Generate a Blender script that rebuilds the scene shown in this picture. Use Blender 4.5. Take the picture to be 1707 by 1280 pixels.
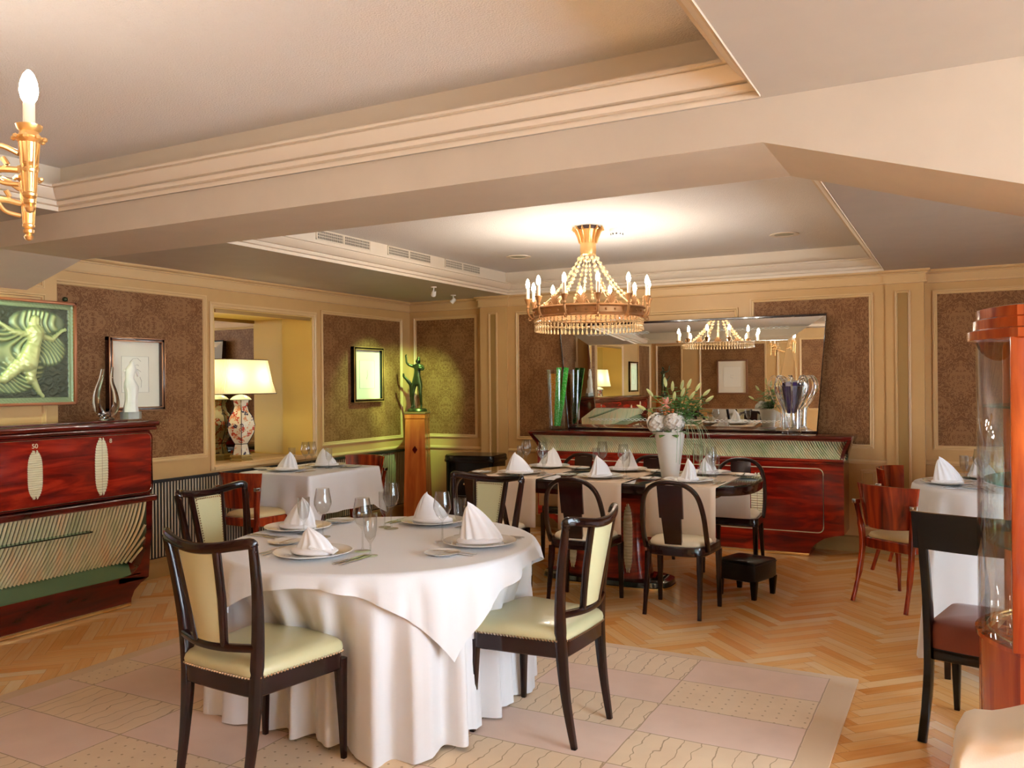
import bpy, bmesh, math, random
from mathutils import Vector, Matrix
from math import sin, cos, pi, radians as rad
random.seed(7)
for o in list(bpy.data.objects): bpy.data.objects.remove(o)
SC = bpy.context.scene
COL = SC.collection

# ------------------------------------------------------------------ camera
FPX = 1411.7
yaw, pitch, roll = 0.487446, -0.000595, 0.009014
cR = Vector((cos(yaw), sin(yaw), 0)); cF = Vector((-sin(yaw), cos(yaw), 0)); cD = Vector((0, 0, -1))
F2 = cF*cos(pitch) - cD*sin(pitch); D2 = cD*cos(pitch) + cF*sin(pitch)
R3 = cR*cos(roll) + D2*sin(roll); D3 = D2*cos(roll) - cR*sin(roll)
cam = bpy.data.cameras.new('camera'); camo = bpy.data.objects.new('camera', cam); COL.objects.link(camo)
cam.sensor_width = 36; cam.lens = FPX*36/1707; cam.clip_start = .05
m = Matrix((( R3.x, -D3.x, -F2.x, 0), (R3.y, -D3.y, -F2.y, 0), (R3.z, -D3.z, -F2.z, 1.5), (0, 0, 0, 1)))
camo.matrix_world = m
SC.camera = camo
# ------------------------------------------------------------------ render look
SC.view_settings.view_transform = 'Standard'; SC.view_settings.look = 'None'
SC.view_settings.gamma = 1; SC.view_settings.use_curve_mapping = False
SC.view_settings.exposure = 1.12
cy = SC.cycles
cy.use_denoising = True; cy.max_bounces = 10; cy.diffuse_bounces = 5; cy.glossy_bounces = 6
cy.transmission_bounces = 10; cy.transparent_max_bounces = 24
cy.sample_clamp_indirect = 6; cy.caustics_reflective = False; cy.caustics_refractive = False
# ------------------------------------------------------------------ world: daylight outside the windows
W = bpy.data.worlds.new('daylight'); SC.world = W; W.use_nodes = True
W.node_tree.nodes['Background'].inputs[0].default_value = (.72, .86, 1.0, 1)
W.node_tree.nodes['Background'].inputs[1].default_value = 11.0
BULB = 125.0
SPOT_W = 26.0    # picture spots

# ------------------------------------------------------------------ materials
MATS = {}
def newmat(name):
    m = bpy.data.materials.new(name); m.use_nodes = True; MATS[name] = m
    return m, m.node_tree.nodes, m.node_tree.links, m.node_tree.nodes['Principled BSDF']
def S(b, k, v):
    if k in b.inputs: b.inputs[k].default_value = v
def simple(name, col, rough=.5, metal=0, coat=0, spec=None, bump=None, var=0, sheen=0, sub=0):
    m, n, l, b = newmat(name)
    S(b, 'Base Color', (*col, 1)); S(b, 'Roughness', rough); S(b, 'Metallic', metal)
    S(b, 'Coat Weight', coat); S(b, 'Coat Roughness', .06)
    if spec is not None: S(b, 'Specular IOR Level', spec)
    if sheen: S(b, 'Sheen Weight', sheen)
    tc = n.new('ShaderNodeTexCoord')
    if var:
        no = n.new('ShaderNodeTexNoise'); no.inputs['Scale'].default_value = 6; no.inputs['Detail'].default_value = 5
        l.new(tc.outputs['Object'], no.inputs[0])
        r = n.new('ShaderNodeValToRGB'); l.new(no.outputs[0], r.inputs[0])
        r.color_ramp.elements[0].position = .3; r.color_ramp.elements[1].position = .7
        r.color_ramp.elements[0].color = (*[c*(1-var) for c in col], 1); r.color_ramp.elements[1].color = (*[min(1, c*(1+var)) for c in col], 1)
        l.new(r.outputs[0], b.inputs['Base Color'])
    if bump:
        no = n.new('ShaderNodeTexNoise'); no.inputs['Scale'].default_value = bump[0]; no.inputs['Detail'].default_value = 3
        l.new(tc.outputs['Object'], no.inputs[0])
        bm = n.new('ShaderNodeBump'); bm.inputs['Strength'].default_value = bump[1]; bm.inputs['Distance'].default_value = bump[2]
        l.new(no.outputs[0], bm.inputs['Height']); l.new(bm.outputs[0], b.inputs['Normal'])
    return m
def wood(name, c1, c2, rough=.2, scale=(2, 14, 14), coat=.6, dist=2.0, c3=None):
    m, n, l, b = newmat(name)
    tc = n.new('ShaderNodeTexCoord'); mp = n.new('ShaderNodeMapping'); mp.inputs['Scale'].default_value = scale
    l.new(tc.outputs['Object'], mp.inputs[0])
    no = n.new('ShaderNodeTexNoise'); no.inputs['Scale'].default_value = 1.6; no.inputs['Detail'].default_value = 7
    no.inputs['Distortion'].default_value = dist*.4; l.new(mp.outputs[0], no.inputs[0])
    r = n.new('ShaderNodeValToRGB'); l.new(no.outputs[0], r.inputs[0])
    e = r.color_ramp.elements; e[0].position = .33; e[0].color = (*c1, 1); e[1].position = .68; e[1].color = (*c2, 1)
    if c3: x = e.new(.5); x.color = (*c3, 1)
    l.new(r.outputs[0], b.inputs['Base Color'])
    S(b, 'Roughness', rough); S(b, 'Coat Weight', coat); S(b, 'Coat Roughness', .05); S(b, 'Specular IOR Level', .35)
    return m
def mathn(n, l, op, a, b=None, c=None):
    x = n.new('ShaderNodeMath'); x.operation = op
    for i, v in enumerate((a, b, c)):
        if v is None: continue
        if isinstance(v, (int, float)): x.inputs[i].default_value = v
        else: l.new(v, x.inputs[i])
    return x.outputs[0]

paint = simple('wall_paint', (.585, .35, .135), .42, var=.03)
paintd = simple('wall_paint_inset', (.36, .205, .06), .45)
paintg = simple('trim_paint', (.66, .43, .20), .38)
crown = simple('crown_paint', (.76, .64, .50), .45)
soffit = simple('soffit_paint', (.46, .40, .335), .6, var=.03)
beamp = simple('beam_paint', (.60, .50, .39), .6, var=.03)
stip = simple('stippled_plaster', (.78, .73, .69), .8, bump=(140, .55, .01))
yellow = simple('niche_paint', (.82, .55, .13), .5)
silver = simple('silver_mirror', (.90, .93, .90), .0, 1)
gold = simple('gilded_bronze', (.85, .50, .20), .32, .85, var=.25)
gold2 = simple('antique_gilt', (.46, .22, .08), .45, .5, var=.4)
brass = simple('brass_strip', (.85, .62, .30), .25, 1)
chrome = simple('cutlery_steel', (.75, .74, .72), .14, 1)
bead = simple('amber_beads', (.74, .50, .25), .2, 0, .4)
porc = simple('white_porcelain', (.86, .85, .82), .12, 0, .5)
cloth = simple('white_tablecloth', (.76, .75, .76), .85, sheen=.2, bump=(260, .12, .002))
napk = simple('white_napkin', (.88, .86, .87), .8, sheen=.2)
beige = simple('beige_runner', (.74, .58, .43), .85, bump=(400, .2, .001))
leather = simple('cream_leather', (.60, .56, .32), .30, 0, .25, bump=(90, .12, .003))
leatherw = simple('ivory_seat_cloth', (.80, .68, .48), .6)
brown = simple('brown_velvet', (.24, .055, .03), .7, sheen=.4)
blackl = simple('black_leather', (.004, .003, .003), .33, 0, .1, .35, bump=(60, .3, .004))
black = simple('black_lacquer', (.004, .003, .003), .2, 0, .05, .3)
ebony = wood('dark_mahogany_frame', (.006, .002, .002), (.026, .005, .004), .16, (3, 3, 3), .25)
mahog = wood('polished_mahogany', (.09, .005, .003), (.40, .022, .007), .16, (1.5, 1.2, 9), .45, 3, (.22, .010, .004))
mahogd = wood('deep_mahogany', (.04, .004, .003), (.14, .009, .005), .15, (1.5, 1.5, 8), .45)
redw = wood('red_walnut', (.06, .006, .003), (.46, .060, .012), .16, (9, 9, 1.0), .5, 3, (.24, .022, .006))
orangew = wood('orange_cherry_wood', (.48, .10, .022), (.70, .20, .045), .18, (9, 9, 1.3), .7)
cherryw = wood('red_cherry_wood', (.30, .035, .010), (.58, .115, .022), .16, (9, 9, 1.3), .5)
nail = simple('nail_heads', (.55, .45, .34), .25, 1)
marble = simple('white_marble', (.80, .76, .68), .45, var=.08)
granite = simple('grey_granite', (.30, .29, .25), .35, var=.5)
bronze = simple('green_bronze', (.055, .06, .025), .32, .8, var=.4)
dark = simple('dark_void', (.012, .011, .010), .6)
cream = simple('cream_upholstery', (.70, .62, .53), .75, bump=(300, .15, .002))
white = simple('white_plastic', (.85, .84, .82), .4)
creamreed = simple('cream_reed', (.66, .63, .38), .4, 0, .3)
greenglass = simple('black_green_glass', (.012, .035, .018), .05, 0, 1)
marbleg = simple('dark_green_marble', (.02, .03, .025), .12, 0, .8, var=.8)
ivory = simple('ivory_inlay', (.72, .66, .44), .4)
leafm = simple('green_leaf', (.07, .20, .035), .5, var=.4)
leaf2 = simple('pale_grass_blade', (.35, .48, .28), .5)
petal = simple('white_petal', (.84, .80, .74), .7, var=.12)
budm = simple('lily_bud', (.58, .60, .26), .5, var=.3)
pinkm = simple('pink_lily', (.85, .40, .32), .5)
paper = simple('picture_mat', (.80, .72, .58), .8)
paper2 = simple('picture_paper', (.84, .78, .66), .8)
ink = simple('pencil_line', (.30, .24, .18), .8)
candle = simple('candle_sleeve', (.82, .66, .48), .5)
purple = simple('purple_filling', (.035, .012, .10), .25, 0, .5)
whitepaint = simple('window_frame_paint', (.80, .78, .72), .4)

def emis(name, col, st):
    m, n, l, b = newmat(name); S(b, 'Base Color', (1, 1, 1, 1)); S(b, 'Emission Color', (*col, 1)); S(b, 'Emission Strength', st); return m
bulbm2 = emis('lit_bulb_soft', (1, .91, .78), BULB*.45)
bulbm = emis('lit_bulb', (1, .91, .78), BULB)
def thin_glass(name, tint, rough=0.0, k=.75):
    m, n, l, b = newmat(name); n.remove(b)
    out = [x for x in n if x.type == 'OUTPUT_MATERIAL'][0]
    tr = n.new('ShaderNodeBsdfTransparent'); tr.inputs[0].default_value = (*tint, 1)
    gl = n.new('ShaderNodeBsdfGlossy'); gl.inputs['Roughness'].default_value = rough
    lw = n.new('ShaderNodeLayerWeight'); lw.inputs[0].default_value = .5
    f = mathn(n, l, 'ADD', mathn(n, l, 'MULTIPLY', mathn(n, l, 'POWER', lw.outputs['Facing'], 3.0), k), .045)
    mx = n.new('ShaderNodeMixShader'); l.new(f, mx.inputs[0]); l.new(tr.outputs[0], mx.inputs[1]); l.new(gl.outputs[0], mx.inputs[2])
    l.new(mx.outputs[0], out.inputs[0]); return m
glass = thin_glass('clear_glass', (.93, .93, .92))
pane = thin_glass('cabinet_glass', (.95, .96, .95), 0, .5)
shelfg = thin_glass('green_edge_glass', (.55, .80, .70), 0, .6)
def solid_glass(name, col, rough=0):
    m, n, l, b = newmat(name); S(b, 'Base Color', (*col, 1)); S(b, 'Transmission Weight', 1); S(b, 'Roughness', rough); S(b, 'IOR', 1.45); return m
crystal = solid_glass('crystal_glass', (.97, .97, .95))
def specked_glass(name, c1, c2):
    m, n, l, b = newmat(name)
    tc = n.new('ShaderNodeTexCoord'); v = n.new('ShaderNodeTexVoronoi'); v.inputs['Scale'].default_value = 60
    l.new(tc.outputs['Object'], v.inputs[0]); r = n.new('ShaderNodeValToRGB'); l.new(v.outputs['Distance'], r.inputs[0])
    r.color_ramp.elements[0].color = (*c2, 1); r.color_ramp.elements[1].color = (*c1, 1); r.color_ramp.elements[1].position = .5
    l.new(r.outputs[0], b.inputs['Base Color']); S(b, 'Transmission Weight', .1); S(b, 'Roughness', .12); return m
greeng = specked_glass('green_speckled_glass', (.05, .50, .06), (.40, .85, .35))
amberg = specked_glass('amber_speckled_glass', (.75, .30, .03), (.95, .66, .28))

# ---- damask wallpaper: mirrored lattice of noise filigree and petal motifs, on UV metres
def damask():
    m, n, l, b = newmat('brown_damask_wallpaper')
    uv = n.new('ShaderNodeUVMap'); sp = n.new('ShaderNodeSeparateXYZ'); l.new(uv.outputs[0], sp.inputs[0])
    M = lambda op, a, b=None, c=None: mathn(n, l, op, a, b, c)
    Wd, Hd = .33, .50
    u = M('DIVIDE', sp.outputs[0], Wd); v = M('DIVIDE', sp.outputs[1], Hd)
    vals = []
    for off in (0, .5):
        p = M('ABSOLUTE', M('SUBTRACT', M('FRACT', M('ADD', u, off)), .5))
        q = M('SUBTRACT', M('FRACT', M('ADD', v, off)), .5)
        x = M('MULTIPLY', p, Wd); y = M('MULTIPLY', q, Hd)
        r = M('SQRT', M('ADD', M('POWER', M('MULTIPLY', x, 1.25), 2), M('MULTIPLY', y, y)))
        th = M('ARCTAN2', x, M('ADD', y, .05))
        petal_ = M('SINE', M('ADD', M('MULTIPLY', th, 9), M('MULTIPLY', r, 40)))
        rings = M('SINE', M('ADD', M('MULTIPLY', r, 150), M('MULTIPLY', petal_, 1.3)))
        env = M('SUBTRACT', .138, M('ADD', r, M('MULTIPLY', petal_, .014)))
        env = M('MULTIPLY', env, 60); env = M('MINIMUM', M('MAXIMUM', env, 0), 1)
        cb = n.new('ShaderNodeCombineXYZ'); l.new(M('MULTIPLY', p, 3.2), cb.inputs[0]); l.new(M('MULTIPLY', q, 4.5), cb.inputs[1]); cb.inputs[2].default_value = off*7+1.3
        no = n.new('ShaderNodeTexNoise'); no.inputs['Scale'].default_value = 2.2; no.inputs['Detail'].default_value = 1.5; l.new(cb.outputs[0], no.inputs[0])
        fil = M('SINE', M('MULTIPLY', no.outputs[0], 44))
        vals.append(M('MULTIPLY', M('MAXIMUM', rings, M('MULTIPLY', fil, .9)), env))
        if off == 0: bgfil = fil
    s = M('MAXIMUM', vals[0], vals[1])
    s = M('MAXIMUM', s, M('SUBTRACT', bgfil, .25))
    s = M('MINIMUM', M('MAXIMUM', M('ADD', M('MULTIPLY', s, 2.2), .1), 0), 1)
    mix = n.new('ShaderNodeMix'); mix.data_type = 'RGBA'
    l.new(s, mix.inputs[0]); mix.inputs[6].default_value = (.165, .064, .020, 1); mix.inputs[7].default_value = (.275, .130, .050, 1)
    l.new(mix.outputs[2], b.inputs['Base Color'])
    rr = M('SUBTRACT', .62, M('MULTIPLY', s, .15)); l.new(rr, b.inputs['Roughness']); S(b, 'Specular IOR Level', .25)
    return m
damaskm = damask()

def parquet():
    m, n, l, b = newmat('oak_herringbone')
    at = n.new('ShaderNodeAttribute'); at.attribute_name = 'tone'
    uv = n.new('ShaderNodeUVMap'); mp = n.new('ShaderNodeMapping'); mp.inputs['Scale'].default_value = (3, 38, 1)
    sep = n.new('ShaderNodeSeparateColor'); l.new(at.outputs['Color'], sep.inputs[0])
    cb = n.new('ShaderNodeCombineXYZ'); l.new(mathn(n, l, 'MULTIPLY', sep.outputs[1], 40), cb.inputs[2]); 
    va = n.new('ShaderNodeVectorMath'); va.operation = 'ADD'; l.new(uv.outputs[0], mp.inputs[0]); l.new(mp.outputs[0], va.inputs[0]); l.new(cb.outputs[0], va.inputs[1])
    no = n.new('ShaderNodeTexNoise'); no.inputs['Scale'].default_value = 1.5; no.inputs['Detail'].default_value = 6; l.new(va.outputs[0], no.inputs[0])
    t = mathn(n, l, 'ADD', mathn(n, l, 'MULTIPLY', sep.outputs[0], .75), mathn(n, l, 'MULTIPLY', no.outputs[0], .45))
    r = n.new('ShaderNodeValToRGB'); l.new(t, r.inputs[0])
    e = r.color_ramp.elements; e[0].position = .15; e[0].color = (.78, .32, .07, 1); e[1].position = 1.0; e[1].color = (.98, .72, .40, 1)
    x = e.new(.5); x.color = (.93, .48, .15, 1)
    # joint lines
    su = n.new('ShaderNodeSeparateXYZ'); l.new(uv.outputs[0], su.inputs[0])
    a = mathn(n, l, 'MINIMUM', mathn(n, l, 'MINIMUM', su.outputs[0], mathn(n, l, 'SUBTRACT', .42, su.outputs[0])), mathn(n, l, 'MINIMUM', su.outputs[1], mathn(n, l, 'SUBTRACT', .07, su.outputs[1])))
    g = mathn(n, l, 'GREATER_THAN', a, .0009)
    mix = n.new('ShaderNodeMix'); mix.data_type = 'RGBA'; l.new(g, mix.inputs[0]); mix.inputs[6].default_value = (.50, .20, .05, 1); l.new(r.outputs[0], mix.inputs[7])
    l.new(mix.outputs[2], b.inputs['Base Color']); S(b, 'Roughness', .26); S(b, 'Coat Weight', .35); S(b, 'Coat Roughness', .09)
    return m
parq = parquet()

def rugmat():
    m, n, l, b = newmat('tile_patterned_wool')
    M = lambda op, a, b=None, c=None: mathn(n, l, op, a, b, c)
    tc = n.new('ShaderNodeTexCoord'); sp = n.new('ShaderNodeSeparateXYZ'); l.new(tc.outputs['Object'], sp.inputs[0])
    nw = n.new('ShaderNodeTexNoise'); nw.inputs['Scale'].default_value = 7; nw.inputs['Detail'].default_value = 3; l.new(tc.outputs['Object'], nw.inputs[0])
    wob = M('MULTIPLY', M('SUBTRACT', nw.outputs[0], .5), .012)
    CW, CH = .65, .342
    x = M('ADD', sp.outputs[0], wob); y = M('ADD', sp.outputs[1], wob)   # rug-local metres, origin at far right corner
    gx = M('DIVIDE', M('SUBTRACT', x, -.13), CW); gy = M('DIVIDE', M('SUBTRACT', y, -.07), CH)
    ix = M('FLOOR', gx); iy = M('FLOOR', gy); fx = M('FRACT', gx); fy = M('FRACT', gy)
    ex = M('MULTIPLY', M('MINIMUM', fx, M('SUBTRACT', 1, fx)), CW); ey = M('MULTIPLY', M('MINIMUM', fy, M('SUBTRACT', 1, fy)), CH)
    line = M('LESS_THAN', M('MINIMUM', ex, ey), .0028)
    inner = M('MULTIPLY', M('LESS_THAN', x, -.125), M('LESS_THAN', y, -.065))
    inner2 = M('GREATER_THAN', x, -3.57)
    inner = M('MULTIPLY', inner, inner2)
    cb = n.new('ShaderNodeCombineXYZ'); l.new(ix, cb.inputs[0]); l.new(iy, cb.inputs[1])
    wn = n.new('ShaderNodeTexWhiteNoise'); wn.noise_dimensions = '2D'; l.new(cb.outputs[0], wn.inputs[0])
    par = M('MODULO', M('ADD', M('ADD', ix, iy), 200), 2)
    rnd = wn.outputs[0]
    # wavy lines running along y
    nz = n.new('ShaderNodeTexNoise'); nz.inputs['Scale'].default_value = 9; l.new(tc.outputs['Object'], nz.inputs[0])
    wv = M('FRACT', M('DIVIDE', M('ADD', x, M('MULTIPLY', nz.outputs[0], .08)), .075))
    wl = M('LESS_THAN', wv, .06)
    d1 = M('FRACT', M('DIVIDE', x, .06)); d2 = M('FRACT', M('DIVIDE', y, .06))
    dd = M('SQRT', M('ADD', M('POWER', M('SUBTRACT', d1, .5), 2), M('POWER', M('SUBTRACT', d2, .5), 2)))
    dots = M('LESS_THAN', dd, .09)
    wsel = M('MULTIPLY', par, M('GREATER_THAN', rnd, .45)); dsel = M('MULTIPLY', par, M('LESS_THAN', rnd, .45))
    mark = M('MAXIMUM', M('MULTIPLY', M('MAXIMUM', M('MULTIPLY', wl, wsel), M('MULTIPLY', dots, dsel)), inner), M('MULTIPLY', line, inner))
    edge = M('MULTIPLY', M('SUBTRACT', 1, inner), 1)
    c1 = n.new('ShaderNodeMix'); c1.data_type = 'RGBA'; l.new(par, c1.inputs[0]); c1.inputs[6].default_value = (.80, .56, .42, 1); c1.inputs[7].default_value = (.82, .60, .37, 1)
    no = n.new('ShaderNodeTexNoise'); no.inputs['Scale'].default_value = 5; no.inputs['Detail'].default_value = 8; l.new(tc.outputs['Object'], no.inputs[0])
    c2 = n.new('ShaderNodeMix'); c2.data_type = 'RGBA'; c2.blend_type = 'MULTIPLY'; c2.inputs[0].default_value = .7
    rp = n.new('ShaderNodeValToRGB'); l.new(no.outputs[0], rp.inputs[0]); rp.color_ramp.elements[0].color = (.80, .74, .70, 1); rp.color_ramp.elements[1].position = .62
    l.new(c1.outputs[2], c2.inputs[6]); l.new(rp.outputs[0], c2.inputs[7])
    c3 = n.new('ShaderNodeMix'); c3.data_type = 'RGBA'; l.new(edge, c3.inputs[0]); l.new(c2.outputs[2], c3.inputs[6]); c3.inputs[7].default_value = (.70, .48, .27, 1)
    c4 = n.new('ShaderNodeMix'); c4.data_type = 'RGBA'; l.new(M('MULTIPLY', mark, .8), c4.inputs[0]); l.new(c3.outputs[2], c4.inputs[6]); c4.inputs[7].default_value = (.36, .20, .08, 1)
    l.new(c4.outputs[2], b.inputs['Base Color']); S(b, 'Roughness', .9); S(b, 'Sheen Weight', .2)
    bp = n.new('ShaderNodeBump'); bp.inputs['Strength'].default_value = .5; bp.inputs['Distance'].default_value = .004
    l.new(M('SUBTRACT', 1, mark), bp.inputs['Height']); l.new(bp.outputs[0], b.inputs['Normal'])
    return m
rugm = rugmat()

def reedmat():   # translucent cream reeds with warm and green tints between
    m, n, l, b = newmat('cream_green_reeding')
    tc = n.new('ShaderNodeTexCoord'); no = n.new('ShaderNodeTexNoise'); no.inputs['Scale'].default_value = 1.4; no.inputs['Detail'].default_value = 4
    mp = n.new('ShaderNodeMapping'); mp.inputs['Scale'].default_value = (9, 9, 1.5); l.new(tc.outputs['Object'], mp.inputs[0]); l.new(mp.outputs[0], no.inputs[0])
    r = n.new('ShaderNodeValToRGB'); l.new(no.outputs[0], r.inputs[0]); e = r.color_ramp.elements
    e[0].position = .3; e[0].color = (.52, .56, .30, 1); e[1].position = .72; e[1].color = (.80, .58, .32, 1); x = e.new(.5); x.color = (.74, .70, .45, 1)
    l.new(r.outputs[0], b.inputs['Base Color']); S(b, 'Roughness', .3); return m
reed = reedmat()
reedback = simple('dark_olive_backing', (.045, .055, .025), .5)

def patterned_porcelain():
    m, n, l, b = newmat('imari_porcelain')
    tc = n.new('ShaderNodeTexCoord'); v = n.new('ShaderNodeTexVoronoi'); v.inputs['Scale'].default_value = 26; l.new(tc.outputs['Object'], v.inputs[0])
    r = n.new('ShaderNodeValToRGB'); r.color_ramp.interpolation = 'CONSTANT'
    sc = n.new('ShaderNodeSeparateColor'); l.new(v.outputs['Color'], sc.inputs[0]); l.new(sc.outputs[0], r.inputs[0])
    e = r.color_ramp.elements; e[0].color = (.80, .70, .48, 1); e[1].position = .34; e[1].color = (.55, .08, .04, 1)
    for p, c in ((.62, (.72, .30, .14)), (.76, (.82, .74, .56)), (.9, (.06, .05, .09))):
        x = e.new(p); x.color = (*c, 1)
    n2 = n.new('ShaderNodeTexNoise'); n2.inputs['Scale'].default_value = 60; l.new(tc.outputs['Object'], n2.inputs[0])
    g = mathn(n, l, 'GREATER_THAN', n2.outputs[0], .55)
    mx = n.new('ShaderNodeMix'); mx.data_type = 'RGBA'; l.new(g, mx.inputs[0]); l.new(r.outputs[0], mx.inputs[6]); mx.inputs[7].default_value = (.80, .68, .48, 1)
    l.new(mx.outputs[2], b.inputs['Base Color']); S(b, 'Roughness', .15); S(b, 'Coat Weight', .5); return m
imari = patterned_porcelain()
def shade_mat():
    m, n, l, b = newmat('pleated_silk_shade')
    S(b, 'Base Color', (.90, .82, .58, 1)); S(b, 'Roughness', .7)
    n.remove(b); out = [x for x in n if x.type == 'OUTPUT_MATERIAL'][0]
    d = n.new('ShaderNodeBsdfDiffuse'); d.inputs[0].default_value = (.9, .82, .58, 1)
    t = n.new('ShaderNodeBsdfTranslucent'); t.inputs[0].default_value = (.95, .85, .58, 1)
    mx = n.new('ShaderNodeMixShader'); mx.inputs[0].default_value = .6; l.new(d.outputs[0], mx.inputs[1]); l.new(t.outputs[0], mx.inputs[2]); l.new(mx.outputs[0], out.inputs[0]); return m
shadem = shade_mat()
def relief_mat():
    m, n, l, b = newmat('patinated_relief')
    at = n.new('ShaderNodeAttribute'); at.attribute_name = 'tone'
    sep = n.new('ShaderNodeSeparateColor'); l.new(at.outputs['Color'], sep.inputs[0])
    r = n.new('ShaderNodeValToRGB'); l.new(sep.outputs[0], r.inputs[0]); e = r.color_ramp.elements
    e[0].color = (.035, .030, .028, 1); e[1].color = (.62, .66, .30, 1); x = e.new(.4); x.color = (.20, .26, .14, 1)
    l.new(r.outputs[0], b.inputs['Base Color']); S(b, 'Roughness', .4); S(b, 'Metallic', .35); return m
reliefm = relief_mat()

# ------------------------------------------------------------------ mesh helpers
class MB:
    def __init__(s, T=None): s.v = []; s.f = []; s.uv = {}; s.T = T
    def add(s, vs, fs, uvs=None):
        k = len(s.v)
        for p in vs:
            p = Vector(p)
            if s.T: p = s.T @ p
            s.v.append(tuple(p))
        for i, f in enumerate(fs):
            if uvs: s.uv[len(s.f)] = uvs[i]
            s.f.append(tuple(k+j for j in f))
        return s
    def box(s, x0, x1, y0, y1, z0, z1, bev=0):
        if x1 < x0: x0, x1 = x1, x0
        if y1 < y0: y0, y1 = y1, y0
        if z1 < z0: z0, z1 = z1, z0
        bev = min(bev, (x1-x0)*.49, (y1-y0)*.49, (z1-z0)*.49)
        bm = bmesh.new(); bmesh.ops.create_cube(bm, size=1)
        for v in bm.verts: v.co = Vector(((v.co.x+.5)*(x1-x0)+x0, (v.co.y+.5)*(y1-y0)+y0, (v.co.z+.5)*(z1-z0)+z0))
        if bev > 0: bmesh.ops.bevel(bm, geom=bm.edges[:], offset=bev, segments=2, profile=.5, affect='EDGES')
        bm.verts.index_update()
        s.add([v.co for v in bm.verts], [[v.index for v in f.verts] for f in bm.faces]); bm.free(); return s
    def sweep(s, path, w, h=None, up=(0, 0, 1), n=10, closed=False, ex=4.0, caps=True):
        h = w if h is None else h
        P = [Vector(p) for p in path]; N = len(P); up = Vector(up); vs = []
        for i, p in enumerate(P):
            if closed: t = P[(i+1) % N]-P[i-1]
            else: t = P[min(i+1, N-1)]-P[max(i-1, 0)]
            if t.length < 1e-9: t = Vector((0, 0, 1))
            t.normalize(); sd = t.cross(up)
            if sd.length < 1e-4: sd = t.cross(Vector((.13, 1, .07)))
            sd.normalize(); uu = sd.cross(t)
            ww = w[i] if isinstance(w, (list, tuple)) else w; hh = h[i] if isinstance(h, (list, tuple)) else h
            for k in range(n):
                a = 2*pi*(k+.5)/n; c, q = cos(a), sin(a)
                cx = math.copysign(abs(c)**(2/ex), c)*ww/2; qx = math.copysign(abs(q)**(2/ex), q)*hh/2
                vs.append(p+sd*cx+uu*qx)
        fs = []
        for i in range(N if closed else N-1):
            for k in range(n):
                a = i*n+k; b = i*n+(k+1) % n; j = ((i+1) % N)*n
                fs.append((a, b, j+(k+1) % n, j+k))
        if caps and not closed:
            fs.append(tuple(range(n-1, -1, -1))); fs.append(tuple((N-1)*n+k for k in range(n)))
        return s.add(vs, fs)
    def tube(s, path, r, n=8, closed=False): 
        return s.sweep(path, [2*x for x in r] if isinstance(r, (list, tuple)) else 2*r, None, n=n, ex=2, closed=closed)
    def lathe(s, prof, n=24, c=(0, 0, 0), caps=True, sx=1, sy=1, rot=0):
        vs = []; c = Vector(c)
        for r, z in prof:
            for k in range(n):
                a = 2*pi*k/n+rot; vs.append(c+Vector((r*cos(a)*sx, r*sin(a)*sy, z)))
        fs = []
        for i in range(len(prof)-1):
            for k in range(n):
                fs.append((i*n+k, i*n+(k+1) % n, (i+1)*n+(k+1) % n, (i+1)*n+k))
        if caps:
            if prof[0][0] > 1e-5: fs.append(tuple(range(n-1, -1, -1)))
            if prof[-1][0] > 1e-5: fs.append(tuple((len(prof)-1)*n+k for k in range(n)))
        return s.add(vs, fs)
    def rings(s, rings, capb=True, capt=True):   # list of equal-length point lists
        n = len(rings[0]); vs = [p for r in rings for p in r]; fs = []
        for i in range(len(rings)-1):
            for k in range(n): fs.append((i*n+k, i*n+(k+1) % n, (i+1)*n+(k+1) % n, (i+1)*n+k))
        if capb: fs.append(tuple(range(n-1, -1, -1)))
        if capt: fs.append(tuple((len(rings)-1)*n+k for k in range(n)))
        return s.add(vs, fs)
    def grid(s, fn, nu, nv, uvfn=None):
        vs = [fn(i/nu, j/nv) for j in range(nv+1) for i in range(nu+1)]
        fs = [(j*(nu+1)+i, j*(nu+1)+i+1, (j+1)*(nu+1)+i+1, (j+1)*(nu+1)+i) for j in range(nv) for i in range(nu)]
        return s.add(vs, fs)
    def prism(s, poly, a, b, axis='z'):
        def P(u, v, w):
            return {'z': (u, v, w), 'y': (u, w, v), 'x': (w, u, v)}[axis]
        n = len(poly); vs = [P(u, v, a) for u, v in poly]+[P(u, v, b) for u, v in poly]
        fs = [tuple(range(n-1, -1, -1)), tuple(range(n, 2*n))]+[(k, (k+1) % n, n+(k+1) % n, n+k) for k in range(n)]
        return s.add(vs, fs)
    def ball(s, c, r, n=8, sz=1):
        m_ = max(3, n//2); return s.lathe([(max(1e-4, r*sin(pi*i/m_)), -r*sz*cos(pi*i/m_)) for i in range(m_+1)], n, c, caps=False)
    def build(s, name, mat, parent=None, loc=None, sharp=35, solid=0, flat=False):
        me = bpy.data.meshes.new(name); me.from_pydata(s.v, [], s.f)
        bm = bmesh.new(); bm.from_mesh(me); bmesh.ops.recalc_face_normals(bm, faces=bm.faces[:]); 
        bm.to_mesh(me); bm.free()
        if not flat:
            me.polygons.foreach_set('use_smooth', [True]*len(me.polygons)); me.set_sharp_from_angle(angle=rad(sharp))
        if s.uv:
            ul = me.uv_layers.new(name='UVMap')
            for fi, uvs in s.uv.items():
                for li, q in zip(me.polygons[fi].loop_indices, uvs): ul.data[li].uv = q
        me.materials.append(mat)
        o = bpy.data.objects.new(name, me); COL.objects.link(o)
        if parent: o.parent = parent
        if loc: o.location = loc
        if solid:
            md = o.modifiers.new('thickness', 'SOLIDIFY'); md.thickness = solid; md.offset = 0
        return o
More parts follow.
